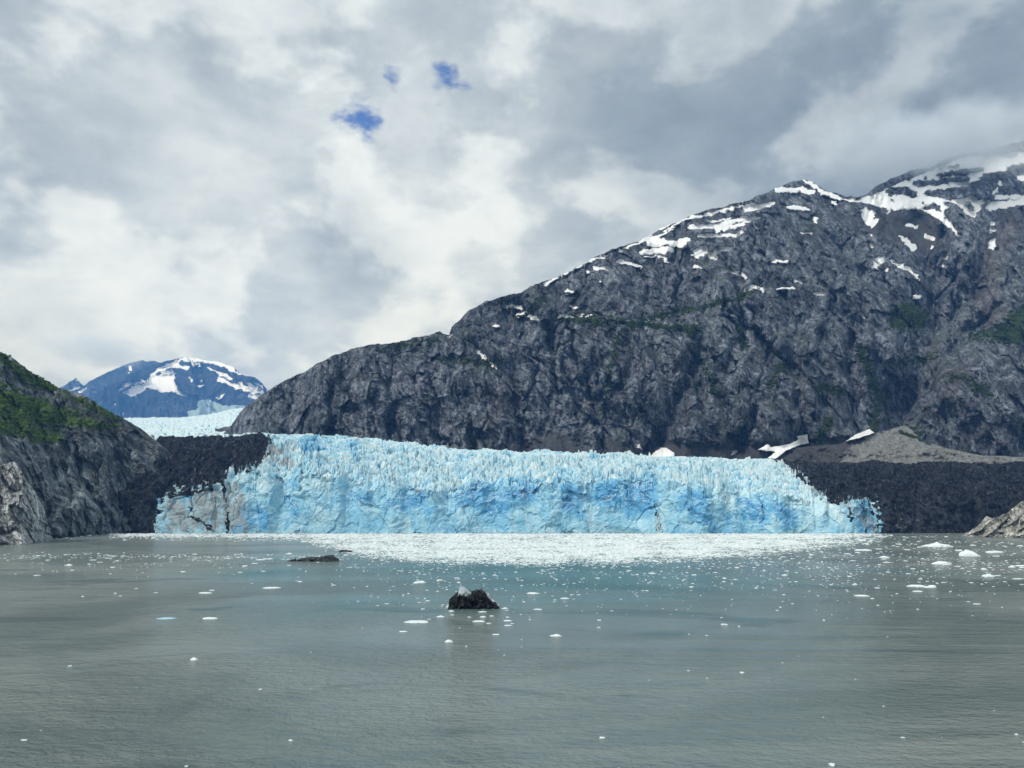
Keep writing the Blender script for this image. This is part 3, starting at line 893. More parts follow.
# areas of the ice
DIRT_L = [(90, 560), (90, 430), (262, 430), (272, 440), (268, 452), (262, 465), (246, 470), (235, 474), (222, 482), (208, 486), (190, 488), (172, 490), (162, 500), (158, 515), (154, 540)]
DIRT_R = [(768, 455), (778, 461), (795, 470), (806, 478), (812, 490), (824, 497), (838, 503), (846, 500), (860, 499), (873, 497), (878, 510), (880, 545), (1200, 545), (1200, 440), (768, 440)]
dirt = np.maximum(paint(PXg, PYg, [(DIRT_L,)], 7, 6, 710), paint(PXg, PYg, [(DIRT_R,)], 7, 6, 711))
sp = [([(222, 478), (226, 500), (229, 532)], 2.2), ([(236, 478), (242, 500), (250, 520), (257, 532)], .8), ([(190, 516), (206, 524), (216, 532)], 1.8), ([(186, 505), (196, 516), (200, 520)], 1.0),
      ([(656, 505), (658, 534)], .9), ([(662, 515), (661, 534)], .6), ([(847, 500), (851, 520)], 2.0), ([(802, 470), (820, 490)], 3), ([(862, 500), (866, 534)], 1.0), ([(790, 463), (800, 478), (808, 488)], 3),
      ([(812, 484), (828, 496)], 2.6), ([(870, 500), (873, 530)], 1.4), ([(160, 495), (185, 494), (210, 488)], 3)]
dirt = np.maximum(dirt, .62 * paint(PXg, PYg, sp, 1.6, 3.0, 712))
stain = paint(PXg, PYg, [([(160, 535), (165, 495), (215, 485), (242, 478), (252, 520), (256, 535)],), ([(262, 438), (285, 445), (300, 455), (270, 470), (255, 474)],), ([(395, 478), (400, 485), (420, 490)], 4),
                         ([(775, 462), (800, 470), (815, 490), (845, 500)], 5), ([(845, 500), (875, 532)], 7)], 10, 5, 713) * .72
stain = np.maximum(stain, .75 * paint(PXg, PYg, [([(226, 480), (232, 534)], 3), ([(236, 480), (246, 532)], 3), ([(658, 500), (660, 534)], 2.5), ([(270, 462), (295, 468)], 4)], 3, 3, 714))
BLUE = [([(398, 486), (424, 488), (423, 500), (408, 507)],), ([(456, 494), (480, 484), (530, 482), (534, 500), (510, 512), (480, 508)],), ([(560, 480), (582, 480), (580, 515), (562, 512)],),
        ([(592, 482), (616, 481), (618, 502), (600, 507)],), ([(621, 478), (656, 477), (655, 515), (630, 515)],), ([(688, 492), (709, 492), (706, 520), (690, 518)],), ([(737, 500), (769, 497), (766, 520), (742, 520)],),
        ([(300, 440), (318, 438), (322, 458), (305, 462)],), ([(345, 445), (356, 443), (356, 460)],), ([(860, 502), (872, 500), (870, 530), (858, 528)],), ([(780, 505), (790, 520)], 6)]
blue = np.where(wall, .535, .11) + .36 * paint(PXg, PYg, BLUE, 6, 4, 715) - .06 * sstep(700, 850, PXg)
blue = blue + .1 * sstep(470, 440, PYg) * sstep(420, 300, PXg)
# --- broken wall
u, v = X, Z
wu = u + 6 * fbm(u / 30, v / 30, 3, 720); wv = v + 6 * fbm(u / 30, v / 30, 3, 721)
k = sstep(0, .05, WALL)
dw = 6 * facets(wu / 34, wv / 44, 722, .9) + 2.4 * facets((wu + .3 * wv) / 15, wv / 24, 723, 1.1) + 1.1 * facets((wu - .4 * wv) / 7, wv / 8, 724, 1.2) + .55 * facets(wu / 3, wv / 4, 725, 1.2)
dw = dw - 1.3 * (ridged((wu + .5 * wv) / 20, wv / 70, 4, 726) - .8)
dw = dw + 3.0 * fbm(wu / 26, wv / 16, 4, 727) + 2.2 * sstep(.55, 1, WALL) * facets(wu / 8, wv / 7, 728, 1.2)
dw = dw * (.55 + .45 * sstep(.2, .9, WALL))
blue = np.where(wall, blue + .10 * (cell_rand(cells(wu / 34, wv / 44, 722)[2], 7) - .5) * 2 + .08 * (cell_rand(cells((wu + .3 * wv) / 15, wv / 24, 723)[2], 7) - .5) * 2, blue)
isd = sstep(.35, .7, dirt)
blue = np.where(wall, blue - .18 * sstep(.62, .98, WALL + .22 * fbm(wu / 16, wv / 14, 4, 729)), blue)
Yg = np.where(wall, Yg + dw * (1 - .35 * isd), Yg)
# --- seracs: split blocks standing on the sloping surface
gx, gy = X, Yg
wx = gx + 11 * fbm(gx / 34, gy / 34, 4, 730); wy = gy + 11 * fbm(gx / 34, gy / 34, 4, 731)
var = .40 + 1.15 * sstep(-.6, .7, fbm(gx / 48, gy / 40, 3, 740))
f1, f2, h, ox, oy = cells((wx + .5 * wy) / 10.5, (wy - .3 * wx) / 7.5, 732)
big = (cell_rand(h, 1) - .35) * 10 + 2.5 * ((cell_rand(h, 2) - .5) * ox * 2 + (cell_rand(h, 3) - .5) * oy * 2) - 6.5 * (1 - sstep(0, .28, f2 - f1))
bl = (cell_rand(h, 7) - .5) * .14 + .42 * (1 - sstep(.02, .26, f2 - f1))
f1, f2, h, ox, oy = cells(wx / 4.2, wy / 3.8, 733)
sml = (cell_rand(h, 1) - .4) * 8.5 * (1 - .55 * f1) - 3.4 * (1 - sstep(0, .3, f2 - f1))
bl = bl + (cell_rand(h, 8) - .5) * .22 + .30 * (1 - sstep(.02, .3, f2 - f1))
f1, f2, h, ox, oy = cells(wx / 2.6, wy / 2.6, 734)
tin = (cell_rand(h, 1) - .4) * 3.0
ser = (big + sml) * var + tin - 6 * (ridged((wx + .4 * wy) / 60, wy / 30, 3, 741) - .8) + 7 * fbm(gx / 70, gy / 50, 3, 735)
rub = 6 * (ridged(wx / 46, wy / 26, 4, 742) - .8) + 5 * facets(wx / 20, wy / 16, 743, 1.2) + 6.0 * facets(wx / 9, wy / 9, 736) + 2.6 * facets(wx / 3.6, wy / 3.6, 739) + 4.2 * fbm(gx / 24, gy / 24, 4, 737) + 1.8 * (cell_rand(cells(wx / 3.2, wy / 3.2, 738)[2], 1) - .5)
tt = np.clip((np.arange(NW + NT) - NW) / 10, 0, 1)[:, None]
fade_s = 1 - .68 * sstep(1180, 1310, gy)
Z = np.where(wall, Z, Z + (ser * (1 - isd) + rub * 1.1 * isd) * (.35 + .65 * tt) * fade_s)
# the brow is ragged like the seracs behind it
brow = (big * .6 + sml)[NW] * .35
Z[:NW] += brow[None] * (1 - isd[NW])[None] * (np.linspace(0, 1, NW) ** 3)[:, None]
blue = np.where(wall, blue, blue + bl)
GV = np.stack([X, Yg, Z], -1).reshape(-1, 3)
GA = dict(blue=blue, dirt=dirt, stain=stain)
gl = empty("glacier", (0, 1000, 0))
tag(gl, "broad pale blue tidewater glacier with a broken ice cliff standing in the water", "glacier")
avg = lambda A: (A[:-1, :-1] + A[1:, :-1] + A[:-1, 1:] + A[1:, 1:]) / 4
dm = avg(dirt) > .5
pxm = avg(PXg)
wm = wall[:-1, :-1]
left = pxm < 400
core = ~(dm & ((pxm < 275) | (pxm > 765)))
for nm, msk, lab in [("ice_cliff", wm & core, None), ("serac_field", ~wm & core, None),
                     ("debris_cover", ~core & left, "black debris-covered ice at the left margin"),
                     ("debris_cover", ~core & ~left, "black debris-covered ice at the right margin")]:
    F = grid_faces(NW + NT, len(gp), msk)
    o = obj(nm, sub_mesh(nm, GV, F, GA, M_ice, (0, 1000, 0), False), gl)
    if lab: o["label"] = lab

# upper tongue of the glacier far up the valley
px = np.arange(60, 330, .8); rows = 150
t = np.linspace(0, 1, rows)[:, None]
PX = np.broadcast_to(px, (rows, len(px)))
PY = 440 + (table([(60, 418.5), (180, 417.5), (205, 415), (240, 408), (265, 404), (330, 400)], px) - 440) * t
Y = 1345 * (6900 / 1345) ** (t ** 1.15)
x, y, z = place(PX, PY, Y)
f1, f2, h, ox, oy = cells(x / 30 + .5 * fbm(x / 90, y / 200, 3, 758), y / 45, 750)
f1b, f2b, hb, _, _ = cells(x / 9, y / 24, 751)
z = z + 5 * fbm(x / 120, y / 200, 4, 752) + 9 * (cell_rand(h, 1) - .5) - 7 * (1 - sstep(0, .15, f2 - f1)) + 2.5 * (cell_rand(hb, 1) - .5)
dd = .8 * paint(PX, PY, [([(150, 437.5), (220, 437), (275, 436)], .3), ([(205, 430.5), (250, 432), (275, 434)], 1.2), ([(240, 429), (262, 431)], .8)], .8, 1.2, 753)
UV = np.stack([x, y, z], -1).reshape(-1, 3)
o = obj("upper_tongue", sub_mesh("upper_tongue", UV, grid_faces(rows, len(px)), dict(blue=.36 + .5 * (1 - sstep(0, .2, f2 - f1)) * .5 + .2 * fbm(x / 200, y / 500, 3, 754), dirt=dd, stain=dd * .5), M_ice, (0, 1000, 0), False), gl)
o["label"] = "smooth white upper ice running back up the valley"


def nun_disp(PX, PY, U, V, at, t):
    return crag(U, V, 640, .5)


me, _ = relief("rock_island", 200, 270, .5, [(200, 434), (212, 430), (222, 427.5), (232, 426), (240, 422), (244, 419.5), (249, 421), (256, 424), (270, 434)], [(200, 2050), (270, 1950)], .6, 40, nun_disp, plain_masks, M_cliff,
               base_py=[(200, 435), (270, 435)], jag=.5, curve=.1, seed=97, back=(.5, 6, 20))
tag(obj("rock_island", me), "low dark rock rib poking through the white upper ice below the far mountain", "rock")

# ------------------------------------------------------------------ shrubs on the slopes (nobody could count them)
tb = []
_p = (1 + 5 ** .5) / 2
ICO_V = np.array([(-1, _p, 0), (1, _p, 0), (-1, -_p, 0), (1, -_p, 0), (0, -1, _p), (0, 1, _p), (0, -1, -_p), (0, 1, -_p), (_p, 0, -1), (_p, 0, 1), (-_p, 0, -1), (-_p, 0, 1)], float)
ICO_V /= np.linalg.norm(ICO_V[0])
ICO_F = np.array([(0, 11, 5), (0, 5, 1), (0, 1, 7), (0, 7, 10), (0, 10, 11), (1, 5, 9), (5, 11, 4), (11, 10, 2), (10, 7, 6), (7, 1, 8), (3, 9, 4), (3, 4, 2), (3, 2, 6), (3, 6, 8), (3, 8, 9), (4, 9, 5), (2, 4, 11), (6, 2, 10), (8, 6, 7), (9, 8, 1)])


def clumps(pos, size, flat, seed):
    r = np.random.default_rng(seed)
    n = len(pos)
    V = ICO_V[None] * (1 + r.uniform(-.45, .35, (n, 12, 1)))
    V = V * size[:, None, None] * np.array([1, 1, flat])[None, None]
    V = V + pos[:, None, :]
    F = ICO_F[None] + (np.arange(n) * 12)[:, None, None]
    return V.reshape(-1, 3), F.reshape(-1, 3)


def scatter_on(S, items, n, soft, seed, thr=.5):
    r = np.random.default_rng(seed)
    nr, nc = S['PY'].shape
    w = paint(np.broadcast_to(S['px'], S['PY'].shape), S['PY'], items, soft, 5, seed)
    w = w * sstep(-.25, .25, fbm(S['x'] / 25, S['z'] / 16, 4, seed + 3))
    p = w.ravel() / w.sum()
    i = r.choice(nr * nc, n, p=p)
    return np.stack([S['x'].ravel()[i], S['y'].ravel()[i], S['z'].ravel()[i]], -1), r


HV = [([(-90, 345), (0, 383), (20, 394), (50, 402), (85, 415), (108, 427), (95, 431), (70, 428), (40, 424), (20, 422), (0, 418), (-90, 400)],),
      ([(-90, 285), (0, 352), (20, 364), (50, 384), (62, 391), (52, 393), (30, 386), (10, 374), (0, 370), (-90, 330)],), ([(60, 392), (100, 410), (120, 424)], 2), ([(0, 425), (60, 440)], 4)]
pos, r = scatter_on(HILL, HV, 15000, 4, 801)
sz = np.clip(r.lognormal(.05, .4, len(pos)), .6, 2.2)
pos[:, 2] += sz * .35
V_, F_ = clumps(pos, sz, .75, 5)
tag(obj("shrubs", mesh_from("shrubs", V_, F_, M_leaf, False)), "green alder shrubs spread in bands over the dark left hillside", "shrubs", kind="stuff")
pos, r = scatter_on(CLIFF, VEG, 7000, 3, 821)
sz = np.clip(r.lognormal(.5, .4, len(pos)), .9, 3.6)
pos[:, 2] += sz * .35
V_, F_ = clumps(pos, sz, .7, 6)
tag(obj("shrubs", mesh_from("shrubs", V_, F_, M_leafdark, False)), "dark green shrubs clinging to ledges of the big snow-streaked cliff", "shrubs", kind="stuff")

# ------------------------------------------------------------------ water
m, N = material("silty fjord water")
p = N.pos
big = N.noise(N.map(p, (.7, 1.0, 1)), .0075, 7, .62, .9)
slick = N.range(N.noise(N.map(p, (.35, 1.0, 1), (0, 0, .12)), .012, 5, .62, 1.2), .40, .62)
# silt-rich and darker tongues of water, with a teal glacier reflection painted in
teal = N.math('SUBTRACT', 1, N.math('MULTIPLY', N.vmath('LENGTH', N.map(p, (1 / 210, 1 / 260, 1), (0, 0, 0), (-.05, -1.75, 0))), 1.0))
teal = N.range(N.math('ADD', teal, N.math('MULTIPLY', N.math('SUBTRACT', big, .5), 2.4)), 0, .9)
col = N.mix(N.range(big, .40, .60), (.140, .178, .168), (.235, .268, .250))
lead = N.range(N.noise(N.map(p, (.55, 1, 1), (0, 0, -.1), (300, 80, 0)), .016, 6, .58, 1.4), .56, .64)
col = N.mix(N.math('MULTIPLY', lead, .6), col, (.062, .098, .098))
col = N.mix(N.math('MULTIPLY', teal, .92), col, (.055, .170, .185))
w1 = N.noise(N.map(p, (.62, 1.0, 1), (0, 0, .2)), .62, 3, .55, .3)
w2 = N.noise(N.map(p, (.8, 1.0, 1), (0, 0, -.3)), 1.7, 4, .6, .2)
w3 = N.noise(N.map(p, (.3, .8, 1), (0, 0, .05)), .16, 4, .5, .2)
hgt = N.math('ADD', N.math('MULTIPLY', w1, .8), N.math('MULTIPLY', w2, .30))
hgt = N.math('ADD', hgt, N.math('MULTIPLY', w3, 1.0))
hgt = N.math('MULTIPLY', hgt, N.math('ADD', N.math('MULTIPLY', slick, .6), .4))
N.bsdf.inputs['IOR'].default_value = 1.33
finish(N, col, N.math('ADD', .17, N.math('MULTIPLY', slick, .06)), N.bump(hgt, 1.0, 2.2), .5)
M_water = m
wv = np.array([(-7100, -600, 0), (5100, -600, 0), (5100, 11700, 0), (-7100, 11700, 0)])
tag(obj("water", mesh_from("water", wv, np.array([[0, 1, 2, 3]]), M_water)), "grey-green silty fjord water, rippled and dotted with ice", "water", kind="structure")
# ------------------------------------------------------------------ floating ice
def density(px, py):
    d = np.zeros(px.shape)
    # white pack off the middle of the front
    lo = table([(100, 534), (180, 534.5), (300, 536), (360, 552), (420, 558), (520, 561), (600, 560), (700, 556), (790, 548), (880, 538), (900, 534)], px)
    core_ = sstep(532.2, 534, py) * (1 - sstep(lo - 8, lo + 7, py)) * sstep(100, 130, px) * (1 - sstep(800, 900, px))
    wsp = .35 + .65 * sstep(-.35, .2, fbm(px / 40, py / 3.2, 5, 900))
    d += 9 * core_ * wsp
    d += 2.6 * np.exp(-((py - 534.8) / 1.7) ** 2) * sstep(105, 125, px) * (1 - sstep(860, 900, px))
    # loosening fringe
    d += .30 * np.exp(-np.clip(py - lo, 0, 99) / 14) * sstep(533, 536, py) * sstep(280, 430, px) * sstep(-.5, .5, fbm(px / 30, py / 4, 4, 901))
    # streaks on the left
    st = np.exp(-((py - 557 - .006 * (px - 150) - 2.5 * perlin(px / 60, px * 0, 905)) / 2.3) ** 2) * (1 - sstep(300, 380, px))
    d += .55 * st * sstep(-.4, .3, fbm(px / 22, py / 3, 4, 902))
    d += .06 * np.exp(-((py - 566) / 9) ** 2) * (1 - sstep(300, 420, px)) * sstep(-.2, .5, fbm(px / 26, py / 4, 4, 903))
    d += .5 * np.exp(-((py - (540 - .07 * px + 1.5)) / 1.1) ** 2) * (px < 130) * (px > 45)
    # scattered bits on the right
    d += .12 * np.exp(-((py - 564) / 17) ** 2) * sstep(620, 760, px) * sstep(-.45, .4, fbm(px / 24, py / 5, 4, 904))
    d += .006 * np.exp(-((py - 590) / 22) ** 2) * sstep(300, 420, px) + .0001
    return d * (py > 533)


gx_, gy_ = np.meshgrid(np.arange(-60, 1090), np.arange(533, 770, .5))
dens = density(gx_ + 0., gy_)
# nobody lays ice on the shore
dens *= ~((gx_ < 53) & (gy_ < 546)) & ~((gx_ > 958) & (gy_ < 540))
nb = 110000
i = rng.choice(dens.size, nb, p=(dens / dens.sum()).ravel())
bx = gx_.ravel()[i] + rng.uniform(-.5, .5, nb); by = gy_.ravel()[i] + rng.uniform(-.25, .25, nb)
wx_, wy_ = on_water(bx, by)
ok = wy_ < 985
wx_, wy_ = wx_[ok], wy_[ok]
nb = len(wx_)
w = np.clip(rng.lognormal(-.45, .55, nb), .2, 3.0) * np.clip(wy_ / 800, .35, 1.1)
hh = w * rng.uniform(.10, .24, nb)
BV = np.array([(-1, -1, -.6), (1, -1, -.6), (1, 1, -.6), (-1, 1, -.6), (-.75, -.75, 1), (.75, -.75, 1), (.75, .75, 1), (-.75, .75, 1)], float)
BF = np.array([(0, 1, 5, 4), (1, 2, 6, 5), (2, 3, 7, 6), (3, 0, 4, 7), (4, 5, 6, 7)])
V = BV[None] * (1 + rng.uniform(-.4, .3, (nb, 8, 3)))
V = V * np.stack([w * rng.uniform(.6, 1.2, nb), w * rng.uniform(.5, 1., nb), hh], -1)[:, None, :]
a = rng.uniform(0, 6.28, nb)
ca, sa = np.cos(a)[:, None], np.sin(a)[:, None]
V = np.stack([V[..., 0] * ca - V[..., 1] * sa + wx_[:, None], V[..., 0] * sa + V[..., 1] * ca + wy_[:, None], V[..., 2] + .02], -1)
F = BF[None] + (np.arange(nb) * 8)[:, None, None]
tag(obj("brash_ice", mesh_from("brash_ice", V.reshape(-1, 3), F.reshape(-1, 4), M_floe, False)), "carpet of crushed white ice bits drifting off the foot of the ice cliff", "brash ice", kind="stuff")


def lump(name, mat, seed, profile, n=40, rough=.18, sub=3):
    """one piece of floating ice: unit width, waterline at z = 0; profile gives the height outline along its length"""
    import bmesh
    bm = bmesh.new()
    bmesh.ops.create_icosphere(bm, subdivisions=sub, radius=1)
    r = np.random.default_rng(seed)
    co = np.array([v.co[:] for v in bm.verts])
    th = np.arctan2(co[:, 1], co[:, 0])
    rad = 1 + rough * 1.3 * perlin(np.cos(th) * 1.4 + seed, np.sin(th) * 1.4, seed) * 1.2
    xx = co[:, 0] * rad * .5
    yy = co[:, 1] * rad * .5
    ph = np.interp(xx, np.linspace(-.5, .5, len(profile)), profile)
    zz = np.where(co[:, 2] > 0, np.sqrt(np.abs(co[:, 2])) * ph * (1 + rough * 2 * facets(xx * 5 + seed, yy * 5, seed + 1, 1.0)), co[:, 2] * .14)
    xx = xx + rough * .12 * facets(xx * 7, zz * 9 + yy * 7, seed + 2)
    for v, a, b, c in zip(bm.verts, xx, yy, zz):
        v.co = (a, b, c)
    me = bpy.data.meshes.new(name)
    bm.to_mesh(me); bm.free()
    me.materials.append(mat)
    return me


PROF = {
    'slab': [.03, .09, .10, .09, .10, .08, .03], 'peak': [.02, .07, .10, .2, .13, .09, .02], 'dome': [.12, .3, .34, .33, .28, .2, .06],
    'lump': [.06, .2, .16, .24, .2, .18, .05], 'flat': [.02, .05, .06, .05, .06, .05, .02], 'wedge': [.03, .08, .12, .18, .25, .28, .08],
}
FLOE = {}
for q, (kn, pr) in enumerate(PROF.items()):
    FLOE[kn] = [lump("ice_floe", M_floe, 31 * q + z_ + 5, pr) for z_ in range(3)]
BLUEFLOE = lump("ice_floe", M_floeblue, 77, PROF['flat'])


def floe(px, py, wpx, kind, label, group=None, blue=False, name="ice_floe", depth=.6):
    x, y = on_water(px, py)
    me = BLUEFLOE if blue else random.choice(FLOE[kind])
    o = bpy.data.objects.new(name, me)
    COL.objects.link(o)
    w = wpx / FOC * y
    o.location = (float(x), float(y), 0)
    o.scale = (w, w * depth * random.uniform(.8, 1.2), w * random.uniform(.6, .85))
    o.rotation_euler = (0, 0, random.uniform(-.35, .35))
    tag(o, label, "ice floe", group)
    return o


named = [
    (937, 546.5, 30, 'peak', "widest white ice floe with a low pointed crest, off the black right-hand ice margin"),
    (995, 552.5, 20, 'slab', "long thin flat white ice slab, right of the domed floe near the ochre shore rock"),
    (969, 556, 20, 'dome', "thick domed white ice floe below the pale ochre shore rock"),
    (942, 564, 18, 'lump', "knobbly white ice floe in a line of smaller bits, below the widest pointed floe"),
    (1022, 566, 12, 'slab', "white ice slab cut by the right edge of the picture"),
    (988, 576.5, 11, 'lump', "rounded lumpy white floe on a line of brash ice, below the domed floe"),
    (984, 569.5, 6, 'dome', "small upright white ice knob between the domed floe and the lumpy floe"),
    (917, 586.5, 18, 'slab', "low white ice slab, left half of the touching pair at lower right"),
    (930, 587.5, 13, 'wedge', "white ice wedge with a raised end, right half of the touching pair at lower right"),
    (918, 591.5, 10, 'slab', "short white ice piece just in front of the touching pair at lower right"),
    (977, 604, 8, 'flat', "small flat floe alone in the darker water at lower right"),
    (862, 596, 14, 'slab', "white flat ice floe alone on dark water, left of the touching pair"),
    (864, 550.5, 18, 'slab', "broad white ice slab close to the dirty right end of the ice cliff"),
    (420, 583, 13, 'lump', "bright rounded white floe left of and behind the black iceberg"),
    (417, 622, 26, 'flat', "long thin white ice strip floating left of the black iceberg"),
    (205, 593, 14, 'flat', "flat white floe in the smooth water on the left, nearest the shoreward streaks"),
    (210, 618.5, 16, 'flat', "flat white floe right of the pale blue floe"),
    (272, 588, 18, 'flat', "thin wide white floe below the low grey iceberg"),
    (194, 660, 7, 'dome', "small bright white ice knob alone on the lower left water"),
    (556, 636, 12, 'peak', "white crested floe on its own, right of and below the black iceberg"),
    (533, 593.5, 12, 'slab', "white floe right of and behind the black iceberg"),
    (565, 598.5, 9, 'slab', "small white floe, second to the right of the black iceberg"),
    (538, 609.5, 9, 'slab', "small white floe level with the waterline of the black iceberg, to its right"),
    (479, 621.5, 12, 'slab', "bright white floe just in front of the black iceberg"),
    (449, 642, 8, 'dome', "small white floe below the black iceberg, nearest the camera of those around it"),
    (496, 634.5, 8, 'flat', "flat white floe in front and to the right of the black iceberg"),
    (403, 631.5, 8, 'flat', "small flat floe under the long thin white ice strip"),
    (24, 740, 7, 'flat', "small thin floe near the bottom left corner"),
    (260, 689.5, 4, 'wedge', "tiny upright ice chip in the open foreground water left of centre"),
]
for px_, py_, w_, k_, lab in named:
    floe(px_, py_, w_, k_, lab)
floe(166, 618.5, 18, 'flat', "pale blue flat floe on the smooth left water", blue=True)
groups = [
    (34, (850, 1030), (544, 585), (4, 9), "bits of floating ice off the right shore", "small white ice floe drifting among many off the black right-hand ice margin"),
    (55, (620, 850), (550, 592), (2.5, 7), "bits of floating ice off the right of the cliff", "small white ice floe on the loose edge of the white ice carpet, right of centre"),
    (40, (350, 620), (568, 606), (2.5, 6), "bits of floating ice in the middle", "small white ice floe in the teal water behind and beside the black iceberg"),
    (14, (425, 515), (608, 628), (4, 9), "bits of floating ice in front of the black iceberg", "small white ice piece floating close in front of the black iceberg"),
    (22, (5, 340), (553, 600), (3, 9), "bits of floating ice on the left", "small white ice floe scattered on the smooth left-hand water"),
    (7, (20, 1000), (622, 690), (1.5, 3.5), "ice chips in the foreground", "tiny ice chip alone on the open foreground water"),
    (2, (20, 1000), (700, 750), (1.2, 2), "ice chips nearest the camera", "tiny ice chip on the nearest water at the bottom of the picture"),
]
for n, (xa, xb), (ya, yb), (wa, wb), grp, lab in groups:
    for _ in range(n):
        fy = ya + (yb - ya) * random.random() ** 1.2
        floe(random.uniform(xa, xb), fy, wa + (wb - wa) * random.random() ** 2.2, random.choice(['slab', 'slab', 'flat', 'lump', 'flat', 'peak']), lab, grp)


# the black iceberg: debris-filled body, a clear fin, a pale shelf
def block(name, mat, outline, depth, y0, seed, parent, amp=.25, nx=64, nz=28):
    """a closed body from its profile (x, height) and thickness, with broken faces"""
    xs = np.array([q[0] for q in outline]); hs = np.array([q[1] for q in outline])
    th = np.linspace(0, np.pi, nz)
    sx = np.linspace(xs.min(), xs.max(), nx)
    hgt = np.interp(sx, xs, hs)
    Xx = np.broadcast_to(sx, (nz, nx)).copy()
    taper = np.sqrt(np.clip(1 - np.abs(2 * (sx - xs.min()) / np.ptp(xs) - 1) ** 8, .08, 1))
    Yy = -np.cos(th)[:, None] * depth * .5 * taper[None] + y0
    Zz = np.sin(th)[:, None] ** .7 * (hgt + 1.2)[None] - 1.2
    q = amp * (2.2 * facets(Xx / 2.4 + seed, (Yy + Zz) / 2.2, seed, 1) + 1.2 * facets(Xx / .9, (Yy - Zz) / .9 + seed, seed + 1, 1.2) + .8 * fbm(Xx / .7, (Yy + 2 * Zz) / .7, 3, seed + 2))
    Yy = Yy + q * -np.cos(th)[:, None] * 1.4
    Zz = Zz + q * np.sin(th)[:, None] * .8
    V = np.stack([Xx, Yy, Zz], -1).reshape(-1, 3)
    F = grid_faces(nz, nx)
    caps = []
    for c in (0, nx - 1):
        idx = [r_ * nx + c for r_ in range(nz)]
        V = np.vstack([V, V[idx].mean(0)[None]])
        k_ = len(V) - 1
        for a_, b_ in zip(idx[:-1], idx[1:]):
            caps.append((k_, a_, b_, b_) if c == 0 else (k_, b_, a_, a_))
    me = mesh_from(name, V, F[:, ::-1], mat, False)
    return obj(name, me, parent)


bx_, by_ = on_water(473, 609)
S1 = by_ / FOC                                            # metres per surveyed unit at this range
bx_, by_ = float(bx_), float(by_)
berg = empty("iceberg", (bx_, by_ + 2.5, 0))
tag(berg, "jagged black debris-filled iceberg with a clear ice fin, floating in the centre foreground", "iceberg")


def prof(pts, s):
    return [(a * s, b * s) for a, b in pts]


block("dirty_body", M_black, prof([(-25, 2), (-23.5, 8), (-19, 11), (-14, 14.5), (-9, 15), (-5, 16.5), (-1, 14.5), (3, 17), (8, 17.5), (11.5, 16), (14, 10), (19, 5.5), (23, 3.5), (26, .8)], S1), 14 * S1, 0, 3, berg, .42)
block("ice_fin", M_clear, prof([(-15, 14), (-13.4, 20), (-12.4, 24.5), (-11.5, 22), (-8, 20), (-2, 15)], S1), 3.2 * S1, -1.2, 11, berg, .1, 40, 16)
block("ice_shelf", M_clear, prof([(8, 13), (10, 14.6), (16, 14.2), (18, 9), (23, 5), (26, 1)], S1), 7 * S1, 1.2, 17, berg, .12, 40, 16)
block("ice_foot", M_clear, prof([(-27, .5), (-25, 4), (-22, 7), (-19, 11), (-14, 13), (-12, 9)], S1), 8 * S1, .6, 19, berg, .12, 32, 14)

bx2, by2 = on_water(314, 561.5)
S2 = by2 / FOC
bx2, by2 = float(bx2), float(by2)
b2 = empty("iceberg", (bx2, by2 + 3, 0))
tag(b2, "long low dark grey iceberg near the edge of the white ice carpet, left of centre", "iceberg")
block("dirty_body", M_greyice, prof([(-25, .3), (-18, 1.0), (-12, 3), (-6, 4.2), (-2, 3.2), (4, 3.8), (12, 5.6), (18, 5.2), (22, 2), (24, .2)], S2), 10 * S2, 0, 23, b2, .3)
block("ice_tail", M_black, prof([(-27, .3), (-21, 2.0), (-19, 3), (-18, .5)], S2), 4 * S2, -1, 29, b2, .15, 24, 12)
bx3, by3 = on_water(346, 552)
S3 = by3 / FOC
b3 = empty("iceberg", (float(bx3), float(by3), 0))
tag(b3, "small black debris-covered ice floe behind the long low grey iceberg", "iceberg")
block("dirty_body", M_black, prof([(-7, .3), (-5, 2), (0, 1.4), (4, 1.8), (7, .3)], S3), 5 * S3, 0, 31, b3, .2, 32, 14)

# ------------------------------------------------------------------ air: haze and the cloud on the summit
m = bpy.data.materials.new("valley haze"); m.use_nodes = True
N = Nodes(m.node_tree)
for nd in list(N.n):
    if nd.type == 'BSDF_PRINCIPLED': N.n.remove(nd)
    else: out = nd
pv = N.new("ShaderNodeVolumePrincipled")
pv.inputs['Color'].default_value = (.15, .42, 1, 1)
pv.inputs['Absorption Color'].default_value = (1, 1, 1, 1)
pv.inputs['Density'].default_value = 5.6e-5
N.l.new(pv.outputs[0], out.inputs['Volume'])


def box_mesh(name, a, b, mat):
    v = [(x, y, z) for z in (a[2], b[2]) for y in (a[1], b[1]) for x in (a[0], b[0])]
    f = [(0, 2, 3, 1), (4, 5, 7, 6), (0, 1, 5, 4), (2, 6, 7, 3), (0, 4, 6, 2), (1, 3, 7, 5)]
    return mesh_from(name, np.array(v), np.array(f), mat, False)


tag(obj("haze", box_mesh("haze", (-7200, -700, -1), (5200, 11800, 1960), m)), "thin blue haze in the valley air", "haze", kind="stuff")

